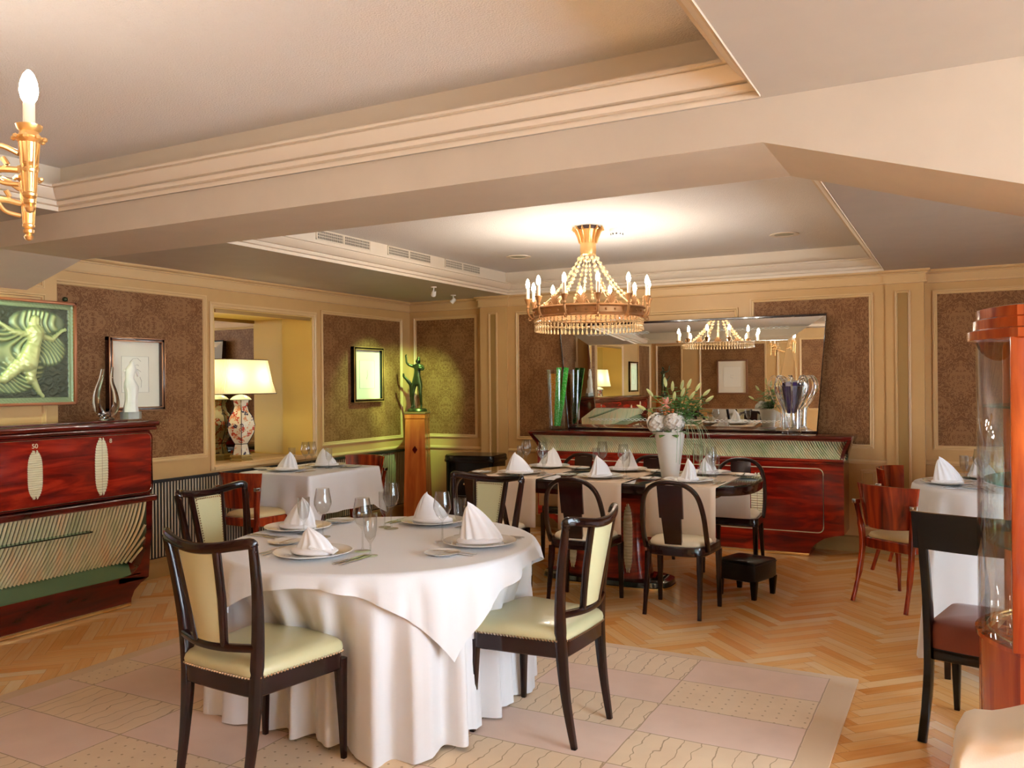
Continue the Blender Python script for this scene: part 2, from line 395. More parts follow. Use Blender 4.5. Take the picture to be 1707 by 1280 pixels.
def tag(o, label, cat, group=None):
    o['label'] = label; o['category'] = cat
    if group: o['group'] = group
    return o
def thing(name, label, cat, loc=(0, 0, 0), rz=0, group=None):
    o = bpy.data.objects.new(name, None); o.empty_display_size = .1; COL.objects.link(o)
    o.location = loc; o.rotation_euler = (0, 0, rz); return tag(o, label, cat, group)
def struct(o, stuff=False): o['kind'] = 'structure'; return o
def root(name): 
    o = bpy.data.objects.new(name, None); COL.objects.link(o); o['kind'] = 'structure'; return o
KIDS = {}
def dup(r, loc, rz, label, group=None):
    c = r.copy(); COL.objects.link(c); c.location = loc; c.rotation_euler = (0, 0, rz); c['label'] = label
    if group: c['group'] = group
    for ch in r.children:
        d = ch.copy(); COL.objects.link(d); d.parent = c
        for g in ch.children:
            e = g.copy(); COL.objects.link(e); e.parent = d
    return c
def cr(pts, k=6):   # catmull-rom
    P = [Vector(p) for p in pts]; out = []
    for i in range(len(P)-1):
        a = P[max(i-1, 0)]; b = P[i]; c = P[i+1]; d = P[min(i+2, len(P)-1)]
        for j in range(k):
            t = j/k; out.append(.5*((2*b)+(c-a)*t+(2*a-5*b+4*c-d)*t*t+(3*b-a-3*c+d)*t**3))
    out.append(P[-1]); return out
def lerp(a, b, t): return a+(b-a)*t
def poly_r(pts, r, k=5):   # round the corners of a polygon
    out = []; n = len(pts)
    for i in range(n):
        p = Vector(pts[i]); a = Vector(pts[i-1]); b = Vector(pts[(i+1) % n]); rr = r[i] if isinstance(r, (list, tuple)) else r
        da = (a-p); db = (b-p); rr = min(rr, da.length*.49, db.length*.49)
        p0 = p+da.normalized()*rr; p1 = p+db.normalized()*rr
        for j in range(k+1):
            t = j/k; q = p0*(1-t)**2+p*2*t*(1-t)+p1*t*t; out.append((q.x, q.y))
    return out
def mitre(path2, prof, closed=False):
    """sweep profile (out, z) along 2-D path; out is measured to the right of travel"""
    P = [Vector(p) for p in path2]; N = len(P); rings = []
    for i in range(N):
        if closed or 0 < i < N-1: a = (P[i]-P[i-1]).normalized(); b = (P[(i+1) % N]-P[i]).normalized()
        elif i == 0: a = b = (P[1]-P[0]).normalized()
        else: a = b = (P[-1]-P[-2]).normalized()
        na = Vector((a.y, -a.x)); nb = Vector((b.y, -b.x)); mm = (na+nb); mm = mm/max(.2, mm.dot(na)) if mm.length > 1e-6 else na
        rings.append([(P[i].x+mm.x*o, P[i].y+mm.y*o, z) for o, z in prof])
    mb = MB(); k = len(prof); vs = [p for r in rings for p in r]; fs = []
    for i in range(N if closed else N-1):
        j = (i+1) % N
        for q in range(k-1): fs.append((i*k+q, j*k+q, j*k+q+1, i*k+q+1))
    return mb.add(vs, fs)

# ================================================================== THE ROOM
XL, YB, YC, XR, YF = -5.6, 8.06, 7.97, 3.4, -.95
ZS, ZT = 2.4375, 2.68
PX0, PX1, PX2, PX3 = -4.60, -4.27, -.57, -.27     # pilaster edges on the back wall
# floor: herringbone planks, one face each
def build_floor():
    L_, W_, r = .42, .07, 6; vs = []; fs = []; uvs = []; tone = []
    c45 = cos(pi/4); rot = lambda x, y: (c45*x-c45*y, c45*x+c45*y)
    x0, x1, y0, y1 = XL-.45, XR+.3, YF-.3, YB+.1
    rnd = random.Random(3)
    R_ = 110
    for i in range(-R_*1, R_*2):
        for j in range(-R_*2, R_*2):
            k = (i-j) % (2*r)
            if k == 0: q = [(i, j), (i+r, j), (i+r, j+1), (i, j+1)]; uv = [(0, 0), (L_, 0), (L_, W_), (0, W_)]
            elif k == 2*r-1: q = [(i, j), (i+1, j), (i+1, j+r), (i, j+r)]; uv = [(0, 0), (0, W_), (L_, W_), (L_, 0)]
            else: continue
            c = rot((q[0][0]+q[2][0])/2*W_, (q[0][1]+q[2][1])/2*W_); c = (c[0]-1.0, c[1])
            if not (x0 < c[0] < x1 and y0 < c[1] < y1): continue
            b = len(vs)
            for a in q:
                p = rot(a[0]*W_, a[1]*W_); vs.append((p[0]-1.0, p[1], 0))
            fs.append((b, b+1, b+2, b+3)); uvs.append(uv); t = rnd.gauss(.5, .22); t = min(1, max(0, t)); tone.append((t, rnd.random(), 0, 1))
    me = bpy.data.meshes.new('floor'); me.from_pydata(vs, [], fs)
    me.uv_layers.new(name='UVMap'); me.color_attributes.new('tone', 'FLOAT_COLOR', 'CORNER')
    ul = me.uv_layers['UVMap']; at = me.color_attributes['tone']
    for fi, p in enumerate(me.polygons):
        for li, q in zip(p.loop_indices, uvs[fi]): ul.data[li].uv = q; at.data[li].color = tone[fi]
    me.materials.append(parq); o = bpy.data.objects.new('floor', me); COL.objects.link(o); struct(o)
build_floor()

# ---- walls as slabs
NY0, NY1, NZ0, NZ1, NX = 5.17, 6.40, .815, 2.165, -5.99      # lamp niche
MY0, MY1 = .75, 1.98                                          # its twin towards the entrance
def wall_left():
    r_ = root('wall_left')
    def bx(*a): MB().box(*a).build('wall_section', paint, r_)
    def slab(y0, y1, z0, z1): bx(XL-.5, XL, y0, y1, z0, z1)
    ys = [(YF-.1, MY0), (MY1, NY0), (NY1, YB+.1)]
    for a, b in ys: slab(a, b, 0, 2.9)
    for a, b in ((MY0, MY1), (NY0, NY1)):
        slab(a, b, 0, NZ0-.02); slab(a, b, NZ1, 2.9); bx(XL-.5, NX, a, b, NZ0-.02, NZ1)
    bx(XL, -5.38, 2.75, 3.61, 0, 2.43)     # pilaster
    return r_
WL = wall_left()
mb = MB(); mb.box(XL-.5, XR+.1, YB, YB+.15, 0, 2.9); mb.box(PX1, PX2, YC, YB, 0, 2.6)
mb.box(PX0, PX1, YC-.02, YB, 0, 2.6); mb.box(PX2, PX3, YC-.02, YB, 0, 2.6); WB = struct(mb.build('wall_back', paint))
mb = MB(); mb.box(XL-.5, -.7, YF-.15, YF, 0, 2.9); mb.box(-.7, 2.9, YF-.15, YF, 0, 2.9); mb.box(2.9, XR+.1, YF-.15, YF, 0, 2.9)
WF = struct(mb.build('wall_front', paint))
mb = MB(); mb.box(XR, XR+.15, YF, -.3, 0, 2.9); mb.box(XR, XR+.15, -.3, 4.3, 2.35, 2.9); mb.box(XR, XR+.15, -.3, 4.3, 0, .3); mb.box(XR, XR+.15, 4.3, YB, 0, 2.9)
WR = struct(mb.build('wall_right', paint))
def window(name, pts, axis):
    (a0, a1, z0, z1, c) = pts; mb = MB()
    for i in range(4):
        a = lerp(a0, a1-.05, i/3)
        if axis == 'y': mb.box(a, a+.05, c-.03, c+.03, z0, z1, .004)
        else: mb.box(c-.03, c+.03, a, a+.05, z0, z1, .004)
    for z in (z0, z1-.05):
        if axis == 'y': mb.box(a0, a1, c-.03, c+.03, z, z+.05, .004)
        else: mb.box(c-.03, c+.03, a0, a1, z, z+.05, .004)
    o = root(name); mb.build('window_frame', whitepaint, o); g = MB()
    if axis == 'y': g.box(a0, a1, c-.002, c+.002, z0, z1)
    else: g.box(c-.002, c+.002, a0, a1, z0, z1)
    g.build('window_glass', thin_glass('window_pane', (.98, .98, .98)), o)
window('window_1', (-.3, 4.3, .3, 2.35, XR+.07), 'x')

# ---- ceiling: soffit with two tray recesses
TX0, TX1 = -4.235, -.572
TR1, TR2 = (-.35, 2.855), (3.46, 7.905)
def ceiling():
    mb = MB(); xs = [XL-.5, TX0, TX1, XR+.1]; ys = [YF-.1, TR1[0], TR1[1], TR2[0], TR2[1], YB+.1]
    for i in range(3):
        for j in range(5):
            if i == 1 and j in (1, 3): continue
            mb.box(xs[i], xs[i+1], ys[j], ys[j+1], ZS, ZS+.012)
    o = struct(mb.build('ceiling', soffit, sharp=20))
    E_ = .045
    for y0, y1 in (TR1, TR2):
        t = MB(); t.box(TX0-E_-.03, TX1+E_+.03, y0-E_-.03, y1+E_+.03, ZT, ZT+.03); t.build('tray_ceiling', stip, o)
        prof = [(0, ZS-.002), (0, ZS+.016), (-.006, ZS+.017), (-.006, ZS+.022), (.022, ZS+.024), (.030, ZS+.040), (.018, ZS+.041), (.018, ZS+.048), (.040, ZS+.050), (.052, ZS+.058), (.072, ZS+.076), (.084, ZS+.092), (.078, ZS+.093), (.078, ZS+.098), (.100, ZS+.099), (.100, ZS+.110), (.03, ZS+.114), (-E_, ZS+.118), (-E_, ZT+.001)]
        c = mitre([(TX0+.004, y0+.004), (TX0+.004, y1-.004), (TX1-.004, y1-.004), (TX1-.004, y0+.004)], prof, True); c.build('crown_moulding', crown, o, sharp=12)
ceiling()
# ---- beam with sloping haunches
BY0, BY1, BZ = 2.872, 3.40, 2.292
BK0, BK1 = -4.82, -.575
zr = BZ-.305*(XR-BK1)
mb = MB(); poly = [(-6.1, 2.0), (-5.60, BZ-.275*.78), (BK0, BZ), (BK1, BZ), (XR, zr), (XR, ZS+.002), (-6.1, ZS+.002)]
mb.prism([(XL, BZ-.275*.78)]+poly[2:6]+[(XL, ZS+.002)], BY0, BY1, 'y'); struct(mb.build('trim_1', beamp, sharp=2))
# ---- cornice, rails, baseboards following the walls
runL = [(XL, YF), (XL, 2.75), (-5.38, 2.75), (-5.38, 3.61), (XL, 3.61), (XL, YB), (PX0, YB), (PX0, YC-.02), (PX1, YC-.02), (PX1, YC), (PX2, YC), (PX2, YC-.02), (PX3, YC-.02), (PX3, YB), (XR, YB)]
corn = [(0, 2.325), (.020, 2.327), (.024, 2.342), (.014, 2.343), (.014, 2.402), (.030, 2.403), (.030, 2.412), (.024, 2.413), (.044, 2.420), (.050, 2.426), (.050, ZS)]
mb = mitre(runL, corn); mb.build('crown_moulding', paintg, WB, sharp=12)
base = [(.018, 0), (.018, .085), (.012, .100), (.012, .125), (0, .14)]
o = struct(mitre(runL[1:7], base).build('baseboard_left', paintd, sharp=25)); o = struct(mitre(runL[6:], base).build('baseboard_back', paintd, sharp=25))
rail = [(0, .772), (.014, .776), (.02, .79), (.014, .804), (0, .81)]
mitre([(XL, 6.42), (XL, YB), (PX0, YB)], rail).build('chair_rail', paintg, WB); mitre([(PX1, YC), (PX2, YC)], rail).build('chair_rail', paintg, WB); mitre([(PX3, YB), (XR, YB)], rail).build('chair_rail', paintg, WB)
for nm, path in (('baseboard_front', [(-.8, YF), (XL, YF)]),): struct(mitre(path, base).build(nm, paintd))

def frame_bars(mb, P, a0, a1, z0, z1, w, t):
    """rectangular moulding; P(a, out, z) maps to 3-D"""
    prof = [(0, 0), (.0, t), (.3*w, t*1.15), (.5*w, t*.65), (.8*w, t*.8), (w, 0)]
    for (p, q, ni) in (((a0, z0), (a1, z0), 0), ((a1, z0), (a1, z1), 1), ((a1, z1), (a0, z1), 2), ((a0, z1), (a0, z0), 3)):
        d = [(1, 1), (-1, 1), (-1, -1), (1, -1)]
        vs = []
        for e, k in ((p, ni), (q, (ni+1) % 4)):
            for o_, h in prof:
                vs.append(P(e[0]+d[k][0]*o_, h, e[1]+d[k][1]*o_))
        m_ = len(prof); mb.add(vs, [(i, i+1, m_+i+1, m_+i) for i in range(m_-1)])
def panel(parent, side, a0, a1, z0, z1, mat=None, w=.038, t=.016, plane=None):
    if side == 'L': P = lambda a, o, z: (plane+o, a, z)
    elif side == 'B': P = lambda a, o, z: (a, plane-o, z)
    else: P = lambda a, o, z: (a, plane+o, z)
    f = MB(); frame_bars(f, P, a0, a1, z0, z1, w, t); f.build('panel_moulding', paintg, parent, sharp=20)
    if mat:
        s = MB(); i = w*.9
        q = [(a0+i, z0+i), (a1-i, z0+i), (a1-i, z1-i), (a0+i, z1-i)]
        s.add([P(a, .003, z) for a, z in q], [(0, 1, 2, 3)], [q]); s.build('wallpaper_panel', mat, parent, flat=True)
ZP0, ZP1 = .905, 2.262
panel(WL, 'L', 3.66, 5.08, ZP0, ZP1, damaskm, plane=XL); panel(WL, 'L', 6.52, 7.90, ZP0-.01, ZP1-.02, damaskm, plane=XL)
panel(WL, 'L', 2.05, 2.70, ZP0, ZP1, damaskm, plane=XL); panel(WL, 'L', -.85, -.14, ZP0, ZP1, damaskm, plane=XL)
panel(WL, 'L', 2.80, 3.52, 2.16, 2.30, None, plane=-5.38, w=.02, t=.008); panel(WL, 'L', 2.80, 3.52, ZP0, 2.12, None, plane=-5.38, w=.025)
panel(WB, 'B', -5.54, -4.70, ZP0, ZP1, damaskm, plane=YB); panel(WB, 'B', PX3+.06, 1.5, ZP0, ZP1, damaskm, plane=YB); panel(WB, 'B', 1.62, 3.2, ZP0, ZP1, damaskm, plane=YB)
panel(WB, 'B', -4.17, -3.13, ZP0, ZP1, damaskm, plane=YC); panel(WB, 'B', -1.72, -.67, ZP0, ZP1, damaskm, plane=YC)
panel(WB, 'B', -3.0, -1.83, ZP0, 2.19, None, plane=YC)
panel(WB, 'B', -4.49, -4.385, .2, ZP1, paintd, plane=YC-.02, w=.02); panel(WB, 'B', -.495, -.375, .2, ZP1, paintd, plane=YC-.02, w=.02)
panel(WB, 'B', PX3+.06, 1.5, .2, .72, None, plane=YB, w=.03); panel(WB, 'B', -.9+.12, PX2-.08, .2, .72, None, plane=YC, w=.03)
panel(WF, 'F', -5.5, -4.95, ZP0, ZP1, damaskm, plane=YF); panel(WF, 'F', -4.6, -3.3, ZP0, ZP1, damaskm, plane=YF); panel(WF, 'F', -3.1, -2.3, ZP0, ZP1, None, plane=YF); panel(WF, 'F', -2.1, -.9, ZP0, ZP1, damaskm, plane=YF)
# niche linings: jambs, sill, head, casing, mirror at the back
for k, (a, b) in enumerate(((NY0, NY1), (MY0, MY1))):
    mb = MB(); e = .004
    mb.box(NX, XL-.001, a, a+e, NZ0, NZ1); mb.box(NX, XL-.001, b-e, b, NZ0, NZ1); mb.box(NX, XL-.001, a, b, NZ1-e, NZ1); mb.build('niche_lining', yellow, WL)
    mb = MB(); mb.box(NX, XL+.03, a-.02, b+.02, NZ0-.025, NZ0, .004); mb.build('niche_sill', paintg, WL)
    mb = MB(); mb.box(NX+.001, NX+.006, a+e, b-e, NZ0, NZ1-e); o = mb.build('niche_mirror', silver, WL)
    mb = MB(); mb.box(XL-.03, XL+.0, a+.02, b-.02, NZ1-.035, NZ1-.004, .003); mb.build('blind_rail', paintd, WL)
    mb = MB(); frame_bars(mb, lambda q, o_, z: (XL+o_, q, z), a-.055, b+.055, NZ0-.03, NZ1+.05, .05, .014); mb.build('niche_casing', paintg, WL, sharp=20)
# slatted heating grille under the left wall
def grille():
    t = struct(bpy.data.objects.new('trim_2', None)); COL.objects.link(t)
    b_ = MB(); b_.box(XL+.001, XL+.010, 3.63, YB-.02, .15, .765); b_.build('grille_recess', dark, t)
    s_ = MB(); y = 3.65
    while y < YB-.04: s_.box(XL+.012, XL+.018, y, y+.012, .16, .745); y += .03
    s_.build('grille_slats', simple('slat_paint', (.56, .46, .32), .5), t, sharp=20)
    c_ = MB(); c_.box(XL+.001, XL+.034, 3.63, YB-.02, .745, .768, .003); c_.build('grille_cap', dark, t)
grille()

# ================================================================== CEILING FIXTURES
def vent(y0, y1, which):
    t = thing('ceiling_vent', which, 'vent', (TX0-.040, (y0+y1)/2, 2.637), 0, 'air vents in the tray recess edge'); w = (y1-y0)/2
    fr = MB(); 
    for (a, b, c, d) in ((-w-.012, w+.012, -.04, -.031), (-w-.012, w+.012, .031, .04), (-w-.012, -w, -.04, .04), (w, w+.012, -.04, .04)): fr.box(.0, .006, a, b, c, d)
    fr.build('vent_frame', crown, t)
    bk = MB(); bk.box(0, .0015, -w, w, -.031, .031); bk.build('vent_opening', dark, t)
    sl = MB(); k = -w
    while k < w: sl.box(.002, .005, k, k+.006, -.031, .031); k += .018
    for z in (-.012, .010): sl.box(.002, .006, -w, w, z, z+.004)
    sl.box(.002, .006, -.02, .0, -.031, .031); sl.build('vent_louvres', crown, t)
vent(4.95, 5.59, 'white slotted air vent in ceiling recess, nearest the large beam'); vent(5.85, 6.48, 'white slotted air vent in ceiling recess, middle one of the three'); vent(6.75, 7.38, 'white slotted air vent in ceiling recess, farthest from the beam')
def downlight(x, y, lab):
    t = thing('recessed_downlight', lab, 'ceiling light', (x, y, ZT), 0, 'unlit recessed ceiling lights')
    r_ = MB(); r_.lathe([(.075, -.001), (.115, -.001), (.115, -.006), (.108, -.009), (.078, -.005), (.075, -.001)], 32, caps=False); r_.build('trim_ring', crown, t)
    g = MB(); g.lathe([(.0005, -.002), (.078, -.002)], 32, caps=False); g.build('diffuser', simple('dull_diffuser', (.42, .38, .26), .5), t)
downlight(-1.246, 7.05, 'round unlit recessed light in white ceiling, right of the chandelier'); downlight(-3.63, 7.0, 'round unlit recessed light in white ceiling, left of the chandelier')
t = thing('smoke_detector', 'small white smoke detector on ceiling beside chandelier canopy', 'smoke detector', (-2.33, 6.14, ZT))
mb = MB(); mb.lathe([(.058, 0), (.058, -.022), (.05, -.028), (.045, -.05), (.03, -.055), (.0005, -.056)], 24); mb.build('housing', white, t)
mb = MB(); 
for k in range(10): a = k*2*pi/10; mb.box(.044*cos(a)-.005, .044*cos(a)+.005, .044*sin(a)-.005, .044*sin(a)+.005, -.046, -.034)
mb.build('sensor_slots', dark, t)

def spot(x, y, z, target, lab, power, col=(.52, 1, .36), ang=42, mount=(0, 0, .07)):
    t = thing('ceiling_spotlight', lab, 'spotlight', (x, y, z), 0, 'small picture spotlights')
    d = (Vector(target)-Vector((x, y, z-.06))).normalized()
    m_ = MB(); m_.lathe([(.028, 0), (.028, -.008), (.006, -.012), (.006, -.05)], 16); m_.build('mount', white, t)
    h = MB(Matrix.Translation((0, 0, -.06)) @ d.to_track_quat('Z', 'Y').to_matrix().to_4x4()); h.lathe([(.012, -.03), (.02, -.02), (.024, .03), (.020, .03), (.016, 0)], 16, caps=False); h.build('lamp_head', white, t)
    li = bpy.data.lights.new('spot_lamp', 'SPOT'); li.energy = power; li.color = col; li.spot_size = rad(ang); li.spot_blend = .7; li.shadow_soft_size = .02
    lo = bpy.data.objects.new('spot_lamp', li); COL.objects.link(lo); lo.parent = t; lo.location = Vector((0, 0, -.06))+d*.04; lo.rotation_euler = d.to_track_quat('-Z', 'Y').to_euler()
spot(-4.477, 6.855, ZS, (-5.35, 7.75, 1.45), 'small white spotlight on soffit left of the chandelier', SPOT_W*4.2, ang=46)
spot(-4.72, 7.60, ZS, (-5.55, 7.25, 1.5), 'small white spotlight close to the back wall pilaster', SPOT_W*2.0, ang=50)
spot(-4.75, 2.5, ZS, (-5.38, 3.35, 1.75), 'small spotlight near the beam aimed at bronze relief', SPOT_W*1.1, col=(.82, 1, .66), ang=60)
spot(-4.5, .2, ZS, (-5.45, .2, 1.5), 'small spotlight by the entrance side picture', SPOT_W*.6)

# ---- chandeliers
def chandelier(cx, cy):
    t = thing('chandelier', 'round gilded chandelier with twelve lit candle bulbs and bead chains', 'chandelier', (cx, cy, 0))
    c = MB(); c.lathe([(.07, 2.68), (.085, 2.66), (.066, 2.60), (.058, 2.55), (.060, 2.545), (.062, 2.50), (.058, 2.47), (.04, 2.465), (.0005, 2.465)], 24)
    c.build('canopy', gold, t)
    c = MB(); c.lathe([(.088, 2.681), (.096, 2.672), (.09, 2.655), (.07, 2.65)], 24); c.build('canopy_plate', simple('dark_plate', (.05, .02, .015), .4), t)
    p = MB()
    for k in range(12):
        a = 2*pi*k/12; u = Vector((cos(a), sin(a), 0)); w_ = Vector((-sin(a), cos(a), 0))
        p.sweep([u*.062+Vector((0, 0, 2.555)), u*.072+Vector((0, 0, 2.60)), u*.09+Vector((0, 0, 2.65)), u*.115+Vector((0, 0, 2.665)), u*.12+Vector((0, 0, 2.65))], [.018, .026, .034, .030, .012], [.01]*5, up=w_, n=8, ex=2)
    p.build('canopy_leaves', gold, t)
    R_ = .405
    b_ = MB(); b_.lathe([(R_-.012, 2.06), (R_+.018, 2.065), (R_+.022, 2.055), (R_+.006, 2.045), (R_+.004, 2.005), (R_+.016, 1.992), (R_+.012, 1.982), (R_-.012, 1.985), (R_-.012, 2.06)], 72, caps=False)
    for k in range(36):
        a = 2*pi*k/36; b_.ball((cos(a)*(R_+.006), sin(a)*(R_+.006), 2.026), .010, 6)
    b_.build('ring_band', gold2, t)
    f = MB()
    for k in range(72):
        a = 2*pi*k/72; x, y = cos(a)*(R_), sin(a)*R_
        for z, r in ((1.972, .009), (1.954, .009), (1.936, .0085)): f.ball((x, y, z), r, 6)
        f.lathe([(.001, 1.927), (.005, 1.918), (.010, 1.897), (.007, 1.889), (.001, 1.887)], 6, (x, y, 0), caps=False)
    f.tube([(cos(2*pi*k/48)*(R_), sin(2*pi*k/48)*R_, 1.945) for k in range(48)], .004, 6, True)
    o = f.build('bead_fringe', bead, t)
    a0 = rad(27.9+3)
    for k in range(12):
        a = a0+2*pi*k/12; u = Vector((cos(a), sin(a), 0)); Z = Vector((0, 0, 1))
        w_ = Vector((-sin(a), cos(a), 0))
        arm = MB(); arm.tube(cr([u*.40+Z*2.0, u*.43+Z*1.985, u*.455+Z*2.02, u*.462+Z*2.06, u*.46+Z*2.085], 4), [.008]*5+[.009]*4+[.010]*4+[.012]*4, 8)
        arm.tube(cr([u*.43+Z*1.985, u*.445+Z*1.97, u*.458+Z*1.98, u*.45+Z*1.995], 4), .006, 6)
        arm.lathe([(.010, 2.085), (.016, 2.10), (.024, 2.125), (.028, 2.128), (.028, 2.134), (.012, 2.136)], 14, tuple(u*.46))
        ar = arm.build('candle_arm', gold2, t)
        s_ = MB(); s_.lathe([(.0125, 2.134), (.0125, 2.215), (.008, 2.218)], 12, tuple(u*.46)); s_.build('candle_sleeve', candle, ar)
        bl = MB(); bl.lathe([(.008, 2.216), (.014, 2.228), (.0155, 2.243), (.0125, 2.262), (.006, 2.278), (.0008, 2.285)], 12, tuple(u*.46)); bl.build('bulb', bulbm, ar)
        a2 = a+pi/12; u2 = Vector((cos(a2), sin(a2), 0)); w2 = Vector((-sin(a2), cos(a2), 0))
        pm = MB()
        for q in range(-4, 5):
            an = q*rad(24); pm.sweep([u2*.408+Z*2.062+w2*0, u2*.408+Z*(2.095+.030*cos(an))+w2*.030*sin(an), u2*.408+Z*(2.095+.048*cos(an))+w2*.044*sin(an)], [.006, .012, .006], [.006]*3, up=u2, n=6, ex=2)
        pm.tube(cr([u2*.408+w2*-.05+Z*2.065, u2*.408+w2*-.035+Z*2.09, u2*.408+w2*-.02+Z*2.07, u2*.408+Z*2.062, u2*.408+w2*.02+Z*2.07, u2*.408+w2*.035+Z*2.09, u2*.408+w2*.05+Z*2.065], 3), .005, 6)
        pm.build('palmette', gold2, t)
        ch = MB(); p0 = u2*.05+Z*2.475; p1 = u2*.40+Z*2.062
        pts = [p0.lerp(p1, i/16)+Z*(-.055*sin(pi*i/16)) for i in range(17)]
        ch.tube(pts, .0022, 5)
        for i, q in enumerate(pts[1:11]): ch.ball(q, (.014, .010, .012)[i % 3], 8)
        ch.ball(pts[14], .009, 8)
        ch.build('bead_chain', bead, t)
    return t
chandelier(-2.484, 5.935)
def torch_chandelier(cx, cy):
    t = thing('torch_chandelier', 'gilded chandelier of torch shaped arms hanging near the camera', 'chandelier', (cx, cy, 0))
    c = MB(); c.lathe([(.08, 2.68), (.085, 2.66), (.03, 2.62), (.012, 2.6), (.012, 2.2), (.03, 2.17), (.05, 2.12), (.04, 2.05), (.055, 2.0), (.03, 1.95), (.012, 1.92), (.02, 1.90), (.0005, 1.88)], 20); c.build('stem', gold, t)
    for k in range(6):
        a = rad(27.9)+k*pi/3; u = Vector((cos(a), sin(a), 0)); Z = Vector((0, 0, 1)); r = .455
        arm = MB(); arm.tube(cr([u*.04+Z*2.04, u*.15+Z*1.98, u*.27+Z*1.995, u*.36+Z*2.03, u*.43+Z*2.03], 5), .008, 8)
        arm.tube(cr([u*.43+Z*2.07, u*.38+Z*2.09, u*.35+Z*2.06, u*.37+Z*2.03, u*.40+Z*2.04, u*.39+Z*2.06], 5), .007, 8)
        arm.tube(cr([u*.43+Z*1.995, u*.39+Z*2.0, u*.37+Z*2.02], 5), .006, 8)
        arm.lathe([(.0005, 1.925), (.009, 1.929), (.013, 1.937), (.008, 1.945), (.014, 1.949), (.015, 1.957), (.010, 1.961), (.016, 1.966), (.017, 1.972), (.013, 1.976), (.0155, 2.022), (.019, 2.025), (.020, 2.031), (.015, 2.035), (.016, 2.039), (.020, 2.043), (.016, 2.048), (.021, 2.095), (.030, 2.101), (.033, 2.108), (.024, 2.112), (.021, 2.122), (.027, 2.128), (.030, 2.138), (.014, 2.140)], 16, tuple(u*r))
        for q in range(8):
            b = 2*pi*q/8; arm.sweep([u*r+Vector((cos(b)*.013, sin(b)*.013, 1.975)), u*r+Vector((cos(b)*.022, sin(b)*.022, 2.095))], .005, .005, n=6); arm.ball(u*r+Vector((cos(b)*.034, sin(b)*.034, 2.105)), .007, 6)
        ar = arm.build('torch_arm', gold, t)
        s_ = MB(); s_.lathe([(.0135, 2.138), (.0135, 2.192), (.008, 2.194)], 14, tuple(u*r)); s_.build('candle_sleeve', candle, ar)
        bl = MB(); bl.lathe([(.010, 2.192), (.0175, 2.204), (.0215, 2.222), (.019, 2.243), (.012, 2.262), (.004, 2.272), (.0008, 2.273)], 16, tuple(u*r)); bl.build('bulb', bulbm2, ar)
torch_chandelier(-2.40, 1.06)

# ================================================================== SIDEBOARDS
def handle_plate(x, z0, z1, w, y, seam):
    mb = MB(); N = 44; vs = []; fs = []
    zc = (z0+z1)/2; hh = (z1-z0)/2
    for i in range(N+1):
        tt = -1+2*i/N; z = zc+hh*tt; ww = w*max(.16, (1-abs(tt)**3.2))**.55; yy = y-.006-.003*abs(sin(i*pi/2*1.0))
        notch = max(0, (abs(tt)-.88)/.12)
        for q in (-1, -.5, -.02-.3*notch, .02+.3*notch, .5, 1):
            vs.append((x+q*ww, yy-(.003 if i % 2 else 0)+(.006 if abs(q) == 1 else 0), z))
    for i in range(N):
        for k in range(5):
            if k == 2 and not seam and abs(-1+2*(i+.5)/N) < .86: pass
            elif k == 2: continue
            a = i*6+k; fs.append((a, a+1, a+7, a+6))
    return mb.add(vs, fs)
def inlay(x0, x1, z0, z1, r, y, w=.006):
    p = poly_r([(x0, z0), (x1, z0), (x1, z1), (x0, z1)], r, 5)
    return MB().tube([(a, y, b) for a, b in p], w/2, 6, True)
def fwd(x, x1, curl):
    q = (abs(x)-(x1-curl))/curl if curl else 0
    return math.sqrt(max(0, 1-q*q)) if q > 0 else 1
def reeding(x0, x1, rows, pitch, slant, rad_, curl=0):
    """slender reeds following the recessed rows (y, z), leaning by slant metres over the height"""
    mb = MB(); n = int((x1-x0+abs(slant))/pitch)+1; nv = len(rows)-1
    for i in range(-int(abs(slant)/pitch)-1, n):
        pts = []
        for j, (y, z) in enumerate(rows):
            f_ = j/nv; x = x0+i*pitch+slant*f_+(.25*slant*sin(pi*f_))
            if x0 <= x <= x1: pts.append((x, y*fwd(x, x1, curl)-rad_*.6, z))
        if len(pts) > 1: mb.sweep(pts, 2*rad_, None, up=(1, 0, 0), n=6, ex=2, caps=False)
    return mb
def backing(x0, x1, rows, curl=0):
    return MB().grid(lambda u, v: (lerp(x0, x1, u), rows[round(v*(len(rows)-1))][0]*fwd(lerp(x0, x1, u), x1, curl), rows[round(v*(len(rows)-1))][1]), 120, len(rows)-1)
